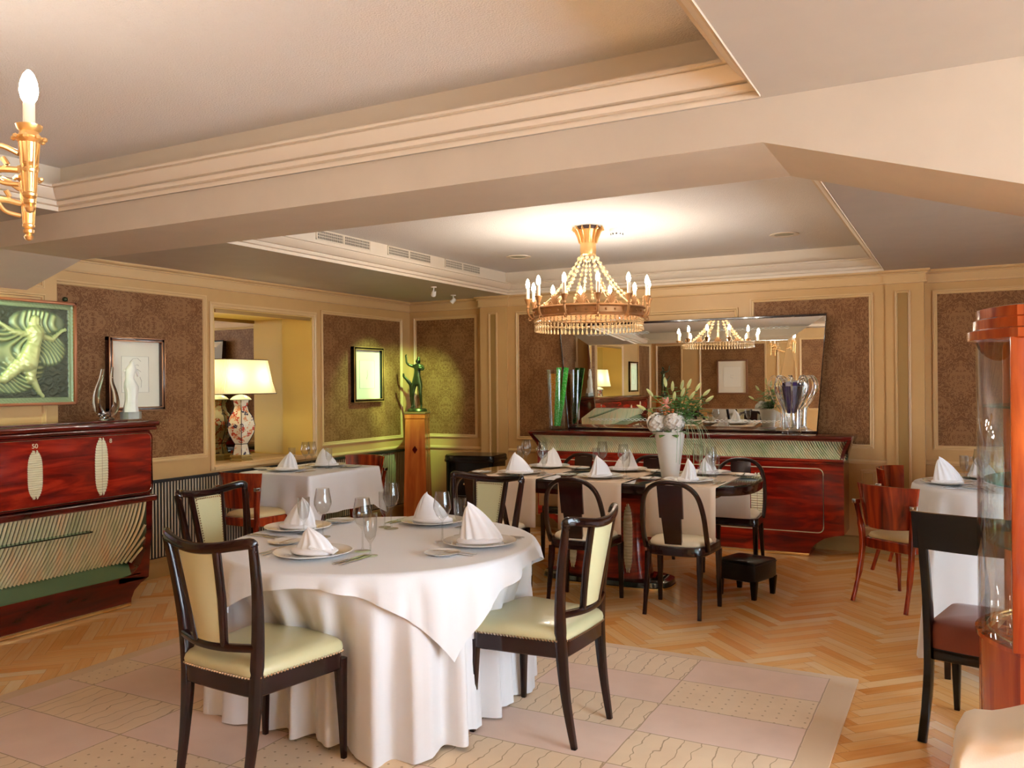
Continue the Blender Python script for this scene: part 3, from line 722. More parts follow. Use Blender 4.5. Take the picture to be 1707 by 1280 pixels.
def sideboard_back():
    t = thing('sideboard', 'long mahogany sideboard with slanted cream reeding under a thin top, below the mirror', 'sideboard', (-2.305, 7.575, 0))
    low = [(1.145, 0), (1.16, .06), (1.20, .11), (1.27, .16), (1.36, .188), (1.43, .20), (1.43, .815)]
    poly = [(-a, b) for a, b in reversed(low)]+low
    poly = [(-1.145, 0)]+[(a, b) for a, b in low]+[(-a, b) for a, b in reversed(low[1:])]
    c = MB(); c.prism(poly, .0, .37, 'y'); c.build('carcass', mahog, t, sharp=30)
    up = [(-1.43, .815), (1.43, .815), (1.44, .87), (1.465, .94), (1.50, 1.0), (-1.50, 1.0), (-1.465, .94), (-1.44, .87)]
    c = MB(); c.prism(up, .10, .37, 'y')
    for s in (-1, 1):   # curved cheeks
        pr = [(.0, .815), (.10, .815), (.10, 1.0), (-.05, 1.0), (-.03, .965), (.01, .92), (.02, .86)]
        vs = []; 
        for xx in (0, 1):
            for (yy, zz) in pr:
                f_ = (zz-.815)/.185; x_ = 1.43+.07*f_*f_-xx*.03; vs.append((s*x_, yy, zz))
        n_ = len(pr); c.add(vs, [tuple(range(n_)), tuple(range(2*n_-1, n_-1, -1))]+[(k, (k+1) % n_, n_+(k+1) % n_, n_+k) for k in range(n_)])
    c.build('upper_case', mahogd, t, sharp=30)
    rows = [(.012+.075*sin(pi*min(1, k/9*1.0))**1-.05*(k/9)**2, .83+.17*k/9) for k in range(10)]
    reeding(-1.46, 1.46, rows, .0215, -.10, .0078).build('reeded_panel', reed, t, sharp=80); backing(-1.46, 1.46, rows).build('panel_backing', reedback, t)
    c = MB(); c.box(-1.505, 1.505, -.055, .375, 1.0, 1.034, .008); c.box(-1.46, 1.46, -.045, .37, .988, 1.002, .004); c.build('top_board', mahogd, t)
    c = MB(); c.box(-1.435, 1.435, -.016, .01, .808, .835, .008); c.box(-1.435, 1.435, -.008, .01, .79, .806, .004); c.build('lip_rail', mahog, t)
    c = MB(); c.prism(poly_r([(-1.26, .215), (1.26, .215), (1.26, .745), (-1.26, .745)], .05), -.008, .0, 'y'); c.build('door_front', mahog, t)
    for x in (-.755, 0, .755): MB().box(x-.0015, x+.0015, -.0095, -.007, .22, .74).build('door_seam', dark, t)
    inlay(-1.268, 1.268, .208, .752, .055, -.004, .008).build('inlay_line', ivory, t)
    for x in (-.755, 0, .755): handle_plate(x-.035+.0, .24, .70, .055, -.008, True).build('handle_plate', ivory, t)
    c = MB(); c.box(-1.15, 1.15, -.006, .0, .002, .026, .002); c.build('kick_strip', brass, t)
sideboard_back()
def sideboard_left():
    t = thing('sideboard', 'tall mahogany cabinet with red doors above a recessed cream reeded niche', 'sideboard', (-5.04, 2.53, 0), pi/2)
    D = .33
    c = MB()
    c.box(-1.55, 1.55, .012, D, .74, 1.20, .01); c.box(-1.50, 1.50, D-.012, D, .16, .75); c.box(-1.49, 1.49, .165, .18, .20, .75)
    side = [(1.555, .745), (1.54, .45), (1.515, .17), (1.46, .165), (1.28, .165), (1.28, .20), (1.38, .215), (1.45, .27), (1.485, .36), (1.50, .50), (1.505, .745)]
    for s in (1, -1): c.prism([(s*a, b) for a, b in side], 0, D, 'y')
    low = [(1.37, 0), (1.375, .05), (1.40, .10), (1.45, .14), (1.515, .17), (1.28, .205)]
    c.prism([(-1.37, 0)]+low+[(-a, b) for a, b in reversed(low[1:])], 0, D, 'y'); c.build('carcass', mahogd, t, sharp=30)
    c = MB(); c.box(-1.60, 1.60, -.035, D, 1.222, 1.262, .016); c.box(-1.585, 1.585, -.02, D, 1.195, 1.222, .01); c.box(-1.40, 1.40, .05, D, 1.262, 1.272, .005); c.build('top_board', mahogd, t)
    c = MB(); c.prism(poly_r([(-1.53, .765), (1.53, .765), (1.545, 1.18), (-1.545, 1.18)], .05), -.012, .012, 'y'); c.build('door_front', mahog, t)
    c = inlay(-1.545, 1.545, .757, 1.187, .055, -.006, .016); c.build('door_moulding', mahogd, t)
    inlay(-1.535, 1.535, .767, 1.177, .05, -.013, .004).build('highlight_line', chrome, t)  # thin bright line modelled in place of the highlight along the door border
    c = MB(); c.sweep([(-1.56, -.012, .722), (1.56, -.012, .722)], .05, .045, n=12); c.build('shelf_lip', mahogd, t)
    for x, z0, z1, sm in ((1.145, .785, 1.165, True), (.69, .815, 1.115, False), (-.69, .815, 1.115, False), (-1.145, .785, 1.165, True)):
        handle_plate(x, z0, z1, .048, -.012, sm).build('handle_plate', ivory, t)
    rows = [(.02+.13*(1-(k/30))**.8, .275+.44*k/30) for k in range(31)]
    reeding(-1.50, 1.50, rows, .0265, .13, .0098, .22).build('reeded_panel', reed, t, sharp=80); backing(-1.50, 1.50, rows, .22).build('panel_backing', reedback, t)
    g = MB(); g.add([(-1.45, .0, .212), (1.45, .0, .212), (1.48, .16, .282), (-1.48, .16, .282), (-1.45, .0, .204), (1.45, .0, .204), (1.48, .16, .274), (-1.48, .16, .274)], [(0, 1, 2, 3), (7, 6, 5, 4), (0, 4, 5, 1), (1, 5, 6, 2), (2, 6, 7, 3), (3, 7, 4, 0)]); g.build('bottom_glass', simple('green_tinted_glass', (.10, .20, .10), .08, 0, .5), t)
    p = poly_r([(-1.1, .0), (1.1, .0), (1.1, .075), (-1.1, .075)], .035, 6); g = MB(); g.prism(p, .545, .553); g.build('glass_shelf', shelfg, t)
    c = MB(); c.tube([(a, b, .549) for a, b in p], .004, 6, True); c.build('shelf_edge', simple('dark_edge', (.03, .04, .03), .2), t)
    c = MB(); c.box(-1.37, 1.37, -.006, 0, .002, .026, .002); c.build('kick_strip', brass, t)
    for x, tx in ((.69, '50'), (1.215, '8')):
        cu = bpy.data.curves.new('numeral', 'FONT'); cu.body = tx; cu.size = .040; cu.align_x = 'CENTER'; cu.extrude = .001; cu.materials.append(ivory)
        tmp = bpy.data.objects.new('numeral_text', cu); COL.objects.link(tmp); bpy.context.view_layer.update()
        me = bpy.data.meshes.new_from_object(tmp.evaluated_get(bpy.context.evaluated_depsgraph_get())); me.name = 'numeral'; bpy.data.objects.remove(tmp)
        o = bpy.data.objects.new('numeral', me); COL.objects.link(o); o.parent = t; o.location = (x, -.014, 1.128); o.rotation_euler = (pi/2, 0, 0)
sideboard_left()

# ================================================================== MIRROR
def big_mirror():
    t = thing('wall_mirror', 'wide trapezoid mirror with slanted border and etched chains, on the sideboard', 'mirror', (-2.33, 7.86, 1.036))
    O = [(-1.19, .008), (1.20, .008), (1.285, 1.045), (-1.28, 1.045)]; I = [(-.896, .215), (.838, .21), (.963, .832), (-.961, .84)]
    m_ = MB(); m_.add([(x, -.004, z) for x, z in I], [(0, 1, 2, 3)]); m_.build('mirror_glass', silver, t, flat=True)
    for k in range(4):
        a, b = O[k], O[(k+1) % 4]; c, d = I[(k+1) % 4], I[k]; q = MB(); q.add([(a[0], .006, a[1]), (b[0], .006, b[1]), (c[0], -.004, c[1]), (d[0], -.004, d[1])], [(0, 1, 2, 3)]); q.build('mirror_border', silver, t, flat=True)
    e = MB(); e.sweep([(x, -.005, z) for x, z in I], .012, .006, n=6, closed=True); e.build('bevel_strip', simple('bevel_silver', (.85, .9, .88), .12, 1), t)
    f = MB(); f.sweep([(x*1.004, .004, z) for x, z in O], .022, .016, n=8, closed=True, up=(0, 1, 0)); f.prism(O, .008, .06, 'y'); f.build('frame', ebony, t)
    em_ = simple('etched_glass', (.75, .78, .76), .6)
    for z, yy in ((.10, -.0005), (.945, -.0005)):
        for x0, x1 in ((-.95, -.36), (.30, .90)) if z < .5 else ((-.98, -.33), (.33, .98)):
            ch = MB()
            for s in (1, -1): ch.tube([(lerp(x0, x1, i/60), yy, z+s*.011*sin(i/60*pi*14)) for i in range(61)], .0018, 4)
            ch.build('etched_chain', em_, t)
big_mirror()

# ================================================================== OBJECTS ON THE SIDEBOARDS
def tall_vase():
    t = thing('glass_vase', 'tall clear vase filled with green and amber speckled glass, left end of sideboard', 'vase', (-3.575, 7.70, 1.034))
    v = MB(); v.lathe([(.0005, 0), (.075, 0), (.080, .02), (.088, .35), (.10, .60), (.096, .60), (.082, .35), (.07, .04), (.0005, .035)], 28, caps=False); v.build('vase_body', glass, t)
    for x, y, a, m_, nm in ((-.035, -.01, .02, amberg, 'amber_stave'), (-.005, .03, -.02, amberg, 'amber_stave'), (.03, -.02, .11, greeng, 'green_stave'), (.0, -.04, .07, greeng, 'green_stave')):
        s_ = MB(); s_.sweep([(x*.6, y*.6, .04), (x+a*.35, y, .3), (x*1.4+a*.7, y*1.2, .62 if m_ is greeng else .56)], [.042, .052, .050], [.02, .022, .02], up=(0, 1, 0), n=8); s_.build(nm, m_, t)
tall_vase()
def trophy_vase():
    t = thing('crystal_vase', 'clear crystal vase with looping handles and dark purple filling, beside the mirror edge', 'vase', (-1.315, 7.70, 1.034))
    v = MB(); v.lathe([(.0005, 0), (.082, 0), (.084, .015), (.076, .03), (.075, .16), (.082, .25), (.095, .34), (.112, .42), (.106, .425), (.090, .34), (.070, .22), (.0005, .20)], 28, caps=False); v.build('vase_body', glass, t)
    for k in range(8):
        a = 2*pi*k/8+.2; u = Vector((cos(a), sin(a), 0)); Z = Vector((0, 0, 1))
        h = MB(); h.sweep(cr([u*.076+Z*.05, u*.082+Z*.20, u*.10+Z*.24, u*.165+Z*.34, u*.185+Z*.44, u*.15+Z*.505, u*.10+Z*.48, u*.075+Z*.42], 6), .022, .016, up=Vector((-sin(a), cos(a), 0)), n=8, ex=2.5); h.build('handle', crystal, t)
    f = MB(); f.lathe([(.0005, .18), (.035, .185), (.05, .24), (.066, .33), (.08, .42), (.07, .455), (.0005, .47)], 9); f.build('purple_filling', purple, t, sharp=10)
trophy_vase()
def harp_vase():
    t = thing('glass_sculpture_vase', 'clear U shaped glass vase with two upright pointed arms on left cabinet', 'vase', (-5.19, 3.84, 1.2735), rad(97))
    m_ = MB()
    m_.lathe([(.0005, 0), (.045, 0), (.05, .01), (.03, .02)], 20)
    a = cr([(0, 0, .03), (-.055, 0, .05), (-.088, 0, .12), (-.082, 0, .20), (-.05, 0, .28), (-.032, 0, .35)], 6); b = cr([(0, 0, .03), (.05, 0, .05), (.082, 0, .11), (.072, 0, .19), (.045, 0, .27), (.052, 0, .365)], 6)
    n_ = len(a)
    m_.sweep(a, [lerp(.05, .012, (i/n_)) for i in range(n_)], [lerp(.075, .03, i/n_) for i in range(n_)], up=(0, 1, 0), n=12, ex=2.3)
    m_.sweep(b, [lerp(.05, .006, (i/n_)) for i in range(n_)], [lerp(.075, .012, i/n_) for i in range(n_)], up=(0, 1, 0), n=12, ex=2.3)
    m_.build('vase_body', crystal, t)
harp_vase()
def torso():
    t = thing('statuette', 'small headless white marble torso statuette standing on a grey granite block', 'statuette', (-5.19, 4.03, 1.2735), rad(75))
    g = MB(); g.lathe([(.075, 0), (.075, .05)], 6, (0, 0, 0), sy=.75); g.build('granite_base', granite, t)
    rs = []
    data = [(.050, .045, 0, .05), (.046, .040, .0, .09), (.040, .034, .004, .14), (.044, .036, .006, .19), (.050, .037, .004, .225), (.042, .030, -.002, .255), (.030, .023, -.006, .285), (.034, .026, -.004, .315), (.040, .028, 0, .345), (.030, .022, .006, .37), (.014, .013, .010, .39), (.012, .012, .012, .405)]
    for i, (a, b, o, z) in enumerate(data):
        fold = .0045 if z < .24 else 0
        rs.append([(o+(a+fold*sin(11*q*2*pi/28+z*20))*cos(2*pi*q/28), (b+fold*sin(9*q*2*pi/28))*sin(2*pi*q/28), z) for q in range(28)])
    m_ = MB(); m_.rings(rs); m_.tube([(.036, 0, .345), (.052, .004, .325), (.056, .006, .30)], [.012, .010, .008], 8); m_.tube([(-.036, 0, .345), (-.048, .004, .335)], [.012, .009], 8)
    m_.build('torso', marble, t, sharp=60)
torso()
def skin(name, V, E, mat, parent, root_i=0, sub=2, loc=(0, 0, 0)):
    me = bpy.data.meshes.new(name); me.from_pydata([v[:3] for v in V], E, []); o = bpy.data.objects.new(name, me); COL.objects.link(o)
    md = o.modifiers.new('skin', 'SKIN'); md.use_smooth_shade = True
    if not me.skin_vertices: 
        bpy.context.view_layer.objects.active = o
        bm = bmesh.new(); bm.from_mesh(me); bm.verts.layers.skin.verify(); bm.to_mesh(me); bm.free()
    for i, v in enumerate(V):
        r = v[3]; r = r if isinstance(r, tuple) else (r, r); me.skin_vertices[0].data[i].radius = r
        me.skin_vertices[0].data[i].use_root = (i == root_i)
    s_ = o.modifiers.new('smooth', 'SUBSURF'); s_.levels = sub; s_.render_levels = sub
    me.materials.append(mat); o.parent = parent; o.location = loc; return o
STAT = [(0, 0, .30, (.045, .035)), (0, .0, .37, (.036, .028)), (.005, 0, .43, (.044, .030)), (.01, 0, .465, (.030, .022)), (.015, -.005, .49, .014), (.018, -.012, .525, (.024, .027)), (.018, -.010, .555, .016),
        (-.035, 0, .27, .030), (-.045, -.01, .17, .021), (-.05, .0, .13, .018), (-.055, .012, .05, .012), (-.055, .008, .022, .013), (-.060, -.03, .012, .010),
        (.035, 0, .27, .030), (.040, -.02, .17, .021), (.043, -.015, .13, .018), (.045, .0, .05, .012), (.045, .0, .022, .013), (.052, -.035, .012, .010),
        (-.045, 0, .462, .019), (-.085, -.02, .475, .014), (-.105, -.035, .50, .012), (-.108, -.04, .545, .010), (-.112, -.045, .575, .010), (-.10, -.05, .59, .006),
        (.060, 0, .462, .019), (.078, -.02, .43, .015), (.066, -.05, .42, .012), (.040, -.06, .445, .011), (.028, -.062, .455, .010)]
STE = [(0, 1), (1, 2), (2, 3), (3, 4), (4, 5), (5, 6), (0, 7), (7, 8), (8, 9), (9, 10), (10, 11), (11, 12), (0, 13), (13, 14), (14, 15), (15, 16), (16, 17), (17, 18), (3, 19), (19, 20), (20, 21), (21, 22), (22, 23), (23, 24), (3, 25), (25, 26), (26, 27), (27, 28), (28, 29)]
def statue(loc, rz, lab, lab2, flip=1):
    p = thing('pedestal', lab2, 'pedestal', (loc[0], loc[1], 0), rz)
    mb = MB()
    def sq(h, z): return [(-h, -h, z), (h, -h, z), (h, h, z), (-h, h, z)]
    mb.rings([sq(.145, 0), sq(.145, .05), sq(.128, .065), sq(.106, 1.13), sq(.112, 1.135), sq(.112, 1.18)]); mb.build('column', orangew, p, sharp=20)
    d = MB(); d.prism([(0, -.042), (.028, 0), (0, .042), (-.028, 0)], -.003, .003, 'y'); o = d.build('diamond_inlay', mahogd, p); o.location = (0, -.1195, .80)
    d = MB(); d.box(-.118, .118, -.118, .118, 1.18, 1.205, .004); d.build('top_slab', simple('pedestal_cap', (.20, .11, .04), .3), p)
    s_ = thing('statue', lab, 'statue', (loc[0], loc[1], 1.205), rz)
    b_ = MB(); b_.lathe([(.105, 0), (.11, .01), (.10, .03), (.085, .036)], 24, sy=.85); b_.build('statue_base', bronze, s_)
    skin('figure', STAT, STE, bronze, s_, loc=(0, 0, .030))
    k = MB(); k.sweep(cr([(-.05, .03, .04), (-.07, .035, .18), (-.075, .03, .28), (-.11, .01, .34), (-.145, 0, .38), (-.15, 0, .415)], 4), [.05, .05, .05, .05, .045, .045, .045, .045, .045, .04, .04, .04, .035, .03, .03, .03, .025, .025, .02, .02, .014], .022, up=(0, 1, 0), n=8, ex=2.2); k.build('drapery', bronze, s_)
    MB().ball((.018, .006, .575), .020, 10).build('hair', bronze, s_); MB().ball((.05, -.045, .47), .028, 8, .7).build('grape_bunch', bronze, s_)
statue((-5.21, 7.63), rad(20), 'green bronze standing figure with one raised arm on the orange pedestal', 'tall tapered orange wooden pedestal with a dark diamond inlay in the corner')
statue((-5.15, -.35), rad(120), 'bronze figure on the entrance side pedestal, glimpsed in the mirror', 'orange wooden pedestal on the entrance side, glimpsed in the mirror')

# ================================================================== TABLE LAMPS
def lamp(loc, lab):
    t = thing('table_lamp', lab, 'lamp', loc, 0, 'porcelain jar lamps in niches')
    f = MB(); f.lathe([(.115, 0), (.115, .012), (.10, .022), (.10, .04), (.112, .045), (.108, .058)], 6, rot=.3); 
    f.build('foot', simple('gilt_foot', (.42, .30, .10), .4, .6), t, sharp=20)
    j = MB(); j.lathe([(.085, .058), (.075, .10), (.062, .155), (.088, .19), (.128, .26), (.138, .33), (.118, .40), (.080, .45), (.066, .50), (.078, .545), (.082, .56)], 6, rot=.3); j.build('jar', imari, t, sharp=20)
    r_ = MB()
    prof = [(.085, .058), (.075, .10), (.062, .155), (.088, .19), (.128, .26), (.138, .33), (.118, .40), (.080, .45), (.066, .50), (.078, .545), (.082, .56)]
    for k in range(6):
        a = 2*pi*k/6+.3; r_.tube([((r+.001)*cos(a), (r+.001)*sin(a), z) for r, z in prof], .0035, 6)
    for r, z in ((.062, .155), (.083, .56)): r_.tube([((r+.002)*cos(2*pi*k/6+.3), (r+.002)*sin(2*pi*k/6+.3), z) for k in range(6)], .0035, 6, True)
    r_.build('jar_ribs', simple('cobalt_ribs', (.015, .012, .03), .15), t)
    l_ = MB(); l_.lathe([(.095, .555), (.098, .563), (.075, .585), (.045, .60), (.018, .605), (.012, .615), (.018, .628), (.010, .645), (.004, .655)], 12); l_.build('jar_lid', simple('celadon_lid', (.55, .60, .42), .2, 0, .5), t, sharp=25)
    n = 120
    def ringp(rx, ry, z, k): 
        pts = []
        for i in range(n):
            a = 2*pi*i/n; c, s_ = cos(a), sin(a); q = 1+(.03 if i % 2 else 0); e_ = 2/3.2
            pts.append((math.copysign(abs(c)**e_, c)*rx*q, math.copysign(abs(s_)**e_, s_)*ry*q, z))
        return pts
    sh = MB(); sh.rings([ringp(.145, .375, .612, 0), ringp(.130, .335, .72, 0), ringp(.112, .285, .925, 0)], False, False); s_ = sh.build('lamp_shade', shadem, t, sharp=60)
    e = MB(); e.tube(ringp(.147, .378, .612, 0)[::3], .004, 6, True); e.tube(ringp(.114, .288, .925, 0)[::3], .004, 6, True); e.build('shade_trim', simple('shade_trim_brown', (.10, .05, .02), .6), t)
    b_ = MB(); b_.tube([(0, 0, .65), (0, 0, .72)], .008, 8); b_.build('lamp_stem', brass, t)
    for yy in (-.16, .16):
        li = bpy.data.lights.new('lamp_bulb', 'POINT'); li.energy = 1.5; li.color = (1, .84, .55); li.shadow_soft_size = .03
        lo = bpy.data.objects.new('lamp_bulb', li); COL.objects.link(lo); lo.parent = t; lo.location = (0, yy, .76)
lamp((-5.84, 5.70, NZ0), 'porcelain jar table lamp with lit pleated cream shade in the wall niche')
lamp((-5.84, 1.33, NZ0), 'porcelain jar table lamp in the entrance side niche, glimpsed in the mirror')

# ================================================================== PICTURES
def picture(side, plane, a0, a1, z0, z1, lab, fm, fm2, art, fw=.032, depth=.035, mat_=.13):
    w, h = a1-a0, z1-z0; ac, zc = (a0+a1)/2, (z0+z1)/2
    rz = {'L': pi/2, 'F': pi, 'B': 0}[side]
    loc = {'L': (plane, ac, zc), 'F': (ac, plane, zc), 'B': (ac, plane, zc)}[side]
    t = thing('framed_picture', lab, 'picture', loc, rz)
    # local: front faces -y
    f = MB(); pts = [(-w/2+fw/2, -depth/2, -h/2+fw/2), (w/2-fw/2, -depth/2, -h/2+fw/2), (w/2-fw/2, -depth/2, h/2-fw/2), (-w/2+fw/2, -depth/2, h/2-fw/2)]
    for (x0, x1, q0, q1) in ((-w/2, w/2, -h/2, -h/2+fw), (-w/2, w/2, h/2-fw, h/2), (-w/2, -w/2+fw, -h/2, h/2), (w/2-fw, w/2, -h/2, h/2)): f.box(x0, x1, -depth, -.002, q0, q1, .005)
    f.build('frame', fm, t)
    f = MB()
    for (x0, x1, q0, q1) in ((-w/2, w/2, -h/2, -h/2+.008), (-w/2, w/2, h/2-.008, h/2), (-w/2, -w/2+.008, -h/2, h/2), (w/2-.008, w/2, -h/2, h/2)): f.box(x0, x1, -depth-.004, -depth+.004, q0, q1, .002)
    i = fw-.008
    for (x0, x1, q0, q1) in ((-w/2+i, w/2-i, -h/2+i, -h/2+fw), (-w/2+i, w/2-i, h/2-fw, h/2-i), (-w/2+i, -w/2+fw, -h/2+i, h/2-i), (w/2-fw, w/2-i, -h/2+i, h/2-i)): f.box(x0, x1, -depth-.004, -depth+.004, q0, q1, .002)
    f.build('frame_edge', fm2, t)
    m_ = MB(); m_.box(-w/2+fw*.8, w/2-fw*.8, -.014, -.004, -h/2+fw*.8, h/2-fw*.8); m_.build('mat_board', paper, t)
    m_ = MB(); mw = w/2-mat_; mh = h/2-mat_*1.1; m_.box(-mw, mw, -.0155, -.0142, -mh, mh); m_.build('drawing_sheet', paper2, t)
    l_ = MB(); 
    for p in ([(-mw, -mh), (mw, -mh), (mw, mh), (-mw, mh), (-mw, -mh)],)+tuple(art): l_.tube([(x, -.0163, z) for x, z in p], .0012, 4)
    l_.build('drawing_lines', ink, t)
prof_ = [(.05, .10), (.02, .125), (-.02, .12), (-.045, .095), (-.05, .065), (-.062, .045), (-.05, .04), (-.052, .025), (-.045, .015), (-.05, .0), (-.02, -.01), (-.015, -.05), (-.04, -.08), (-.05, -.12)]
coppery = simple('copper_frame', (.50, .25, .13), .25, .7)
picture('L', XL+.004, 4.125, 4.625, 1.315, 1.875, 'pen drawing of a profile in copper and dark frame behind the white statuette', simple('dark_red_frame', (.05, .012, .008), .2, 0, .5), coppery, [prof_, [(.05, .02), (.02, .04), (0, .03)], [(.04, -.02), (.055, -.05), (.05, -.10)], [(0, .07), (.02, .075), (.03, .065)]], depth=.05)
picture('L', XL+.004, 6.98, 7.495, 1.318, 1.90, 'small faint sketch in black and gold frame left of the bronze figure', black, gold2, [[(0, .05), (.01, 0), (-.01, -.05)]], depth=.05)
picture('L', XL+.004, -.05, .42, 1.318, 1.90, 'black framed sketch on the entrance side wall, glimpsed in the mirror', black, gold2, [[(0, .05), (.01, 0), (-.01, -.05)]])
picture('F', YF+.004, -4.25, -3.65, 1.25, 1.93, 'brown framed sketch on the wall behind the camera, glimpsed in the mirror', simple('brown_frame', (.18, .07, .03), .3), coppery, [[(-.03, .03), (.03, .04), (.04, 0), (-.02, -.03)]])

# ================================================================== BRONZE RELIEF
def relief():
    Wd, Hh = .80, .695; cyy, czz = 3.325, 1.73
    t = thing('bronze_relief', 'large green bronze relief of a dancing draped figure in reddish frame', 'relief', (-5.38, cyy, czz), pi/2)
    NX_, NZ_ = 150, 132; w2, h2 = Wd/2-.02, Hh/2-.02
    # local x to the right in view (= world +Y), z up;  figure in metres relative to centre
    X0 = .11
    caps = [((X0-.005, .185), (X0+.005, .215), .034, .030), ((X0, .15), (X0, .17), .016, .02), ((X0-.005, .06), (X0, .13), .045, .06), ((X0-.06, .12), (X0-.14, .13), .022, .018), ((X0-.14, .13), (X0-.24, .19), .018, .012), ((X0-.24, .19), (X0-.28, .20), .012, .010),
            ((X0+.05, .115), (X0+.12, .09), .020, .017), ((X0+.12, .09), (X0+.19, .15), .016, .011), ((X0+.19, .15), (X0+.215, .16), .011, .012),
            ((X0-.02, .02), (X0-.05, -.06), .055, .07), ((X0-.03, -.08), (X0-.03, -.17), .045, .032), ((X0-.02, -.17), (X0+.03, -.26), .028, .016), ((X0+.03, -.26), (X0+.055, -.285), .014, .012), ((X0-.10, -.08), (X0-.20, -.17), .045, .03), ((X0-.20, -.17), (X0-.30, -.19), .026, .014)]
    def H(x, z):
        h = 0; fig = 0
        for (a, b, ra, rb) in caps:
            dx, dz = b[0]-a[0], b[1]-a[1]; L2 = dx*dx+dz*dz; tt = max(0, min(1, ((x-a[0])*dx+(z-a[1])*dz)/L2)); r = lerp(ra, rb, tt)
            d = math.hypot(x-a[0]-dx*tt, z-a[1]-dz*tt)
            if d < r: h = max(h, .006+math.sqrt(r*r-d*d)*.75); fig = 1
        dr = 0
        for (cx, cz, rx, rz_, ph) in ((X0+.10, .02, .12, .11, 0), (X0-.14, .03, .17, .13, 2), (X0-.08, -.10, .15, .12, 1), (X0+.02, .20, .19, .085, 3), (X0-.16, -.20, .16, .07, .5)):
            q = math.hypot((x-cx)/rx, (z-cz)/rz_)
            if q < 1:
                fl = sin(230*(.45*(x-cx)*cos(ph)+.9*(z-cz)*sin(ph+.6))+9*sin(14*(x-cx)+ph)+5*sin(19*(z-cz)+2*ph)+q*6)
                dr = max(dr, (.007+.0055*fl)*min(1, (1-q)*6)+.001)
        if not fig and dr > 0: h = dr
        elif fig: h += dr*.25
        if h <= 0.0005: h = .003+.0035*sin(x*160+8*sin(z*45))*sin(z*120+6*sin(x*50))
        ed = min(w2-abs(x), h2-abs(z))
        if ed < .034: h = .004+.004*abs(sin((x+z)*130))+(.004 if ed < .006 else 0)
        tone = .70+.3*min(1, h/.03) if fig else (.12+min(.6, dr*48) if dr > 0 else (.45 if ed < .034 else .08))
        return h, tone
    vs = []; tones = []
    for j in range(NZ_+1):
        for i in range(NX_+1):
            x = -w2+2*w2*i/NX_; z = -h2+2*h2*j/NZ_; h, tn = H(x, z); vs.append((x, -.018-h, z)); tones.append(tn)
    fs = [(j*(NX_+1)+i, j*(NX_+1)+i+1, (j+1)*(NX_+1)+i+1, (j+1)*(NX_+1)+i) for j in range(NZ_) for i in range(NX_)]
    o = MB().add(vs, fs).build('relief_plate', reliefm, t, sharp=80)
    at = o.data.color_attributes.new('tone', 'FLOAT_COLOR', 'POINT')
    for i, tn in enumerate(tones): at.data[i].color = (tn, tn, tn, 1)
    f = MB()
    for (x0, x1, q0, q1) in ((-Wd/2, Wd/2, -Hh/2, -Hh/2+.02), (-Wd/2, Wd/2, Hh/2-.02, Hh/2), (-Wd/2, -Wd/2+.02, -Hh/2, Hh/2), (Wd/2-.02, Wd/2, -Hh/2, Hh/2)): f.box(x0, x1, -.045, -.001, q0, q1, .004)
    f.box(-Wd/2+.01, Wd/2-.01, -.016, -.002, -Hh/2+.01, Hh/2-.01); f.build('frame', simple('relief_frame', (.34, .12, .05), .3, .3), t)
    k = MB(); k.ball((.33, -.02, Hh/2+.02), .018, 12); k.build('finial', bronze, t)
relief()

# ================================================================== CHAIRS
def trap(wf, wr, d, r, bow=.03, k=5):
    pts = poly_r([(-wr/2, -d/2), (0, -d/2-bow*.3), (wr/2, -d/2), (wf/2, d/2-bow), (0, d/2+bow*.6), (-wf/2, d/2-bow)], [r, .2, r, r, .3, r], k); return pts
def cushion(poly, levels):
    mb = MB(); mb.rings([[(x*s, y*s, z) for x, y in poly] for s, z in levels]); return mb
def nails(parent, poly, z, sc=1.0, skip=None, r=.0055, step=.0145):
    P = [Vector((x*sc, y*sc)) for x, y in poly]; mb = MB(); acc = 0
    for i in range(len(P)):
        a, b = P[i], P[(i+1) % len(P)]; L = (b-a).length; d = acc
        while d < L:
            q = a.lerp(b, d/L if L else 0); mb.lathe([(.0001, -r), (r*.8, -r*.6), (r, 0), (r*.8, r*.6), (.0001, r)], 5, (q.x, q.y, z), caps=False); d += step
        acc = d-L
    return mb.build('nail_trim', nail, parent)
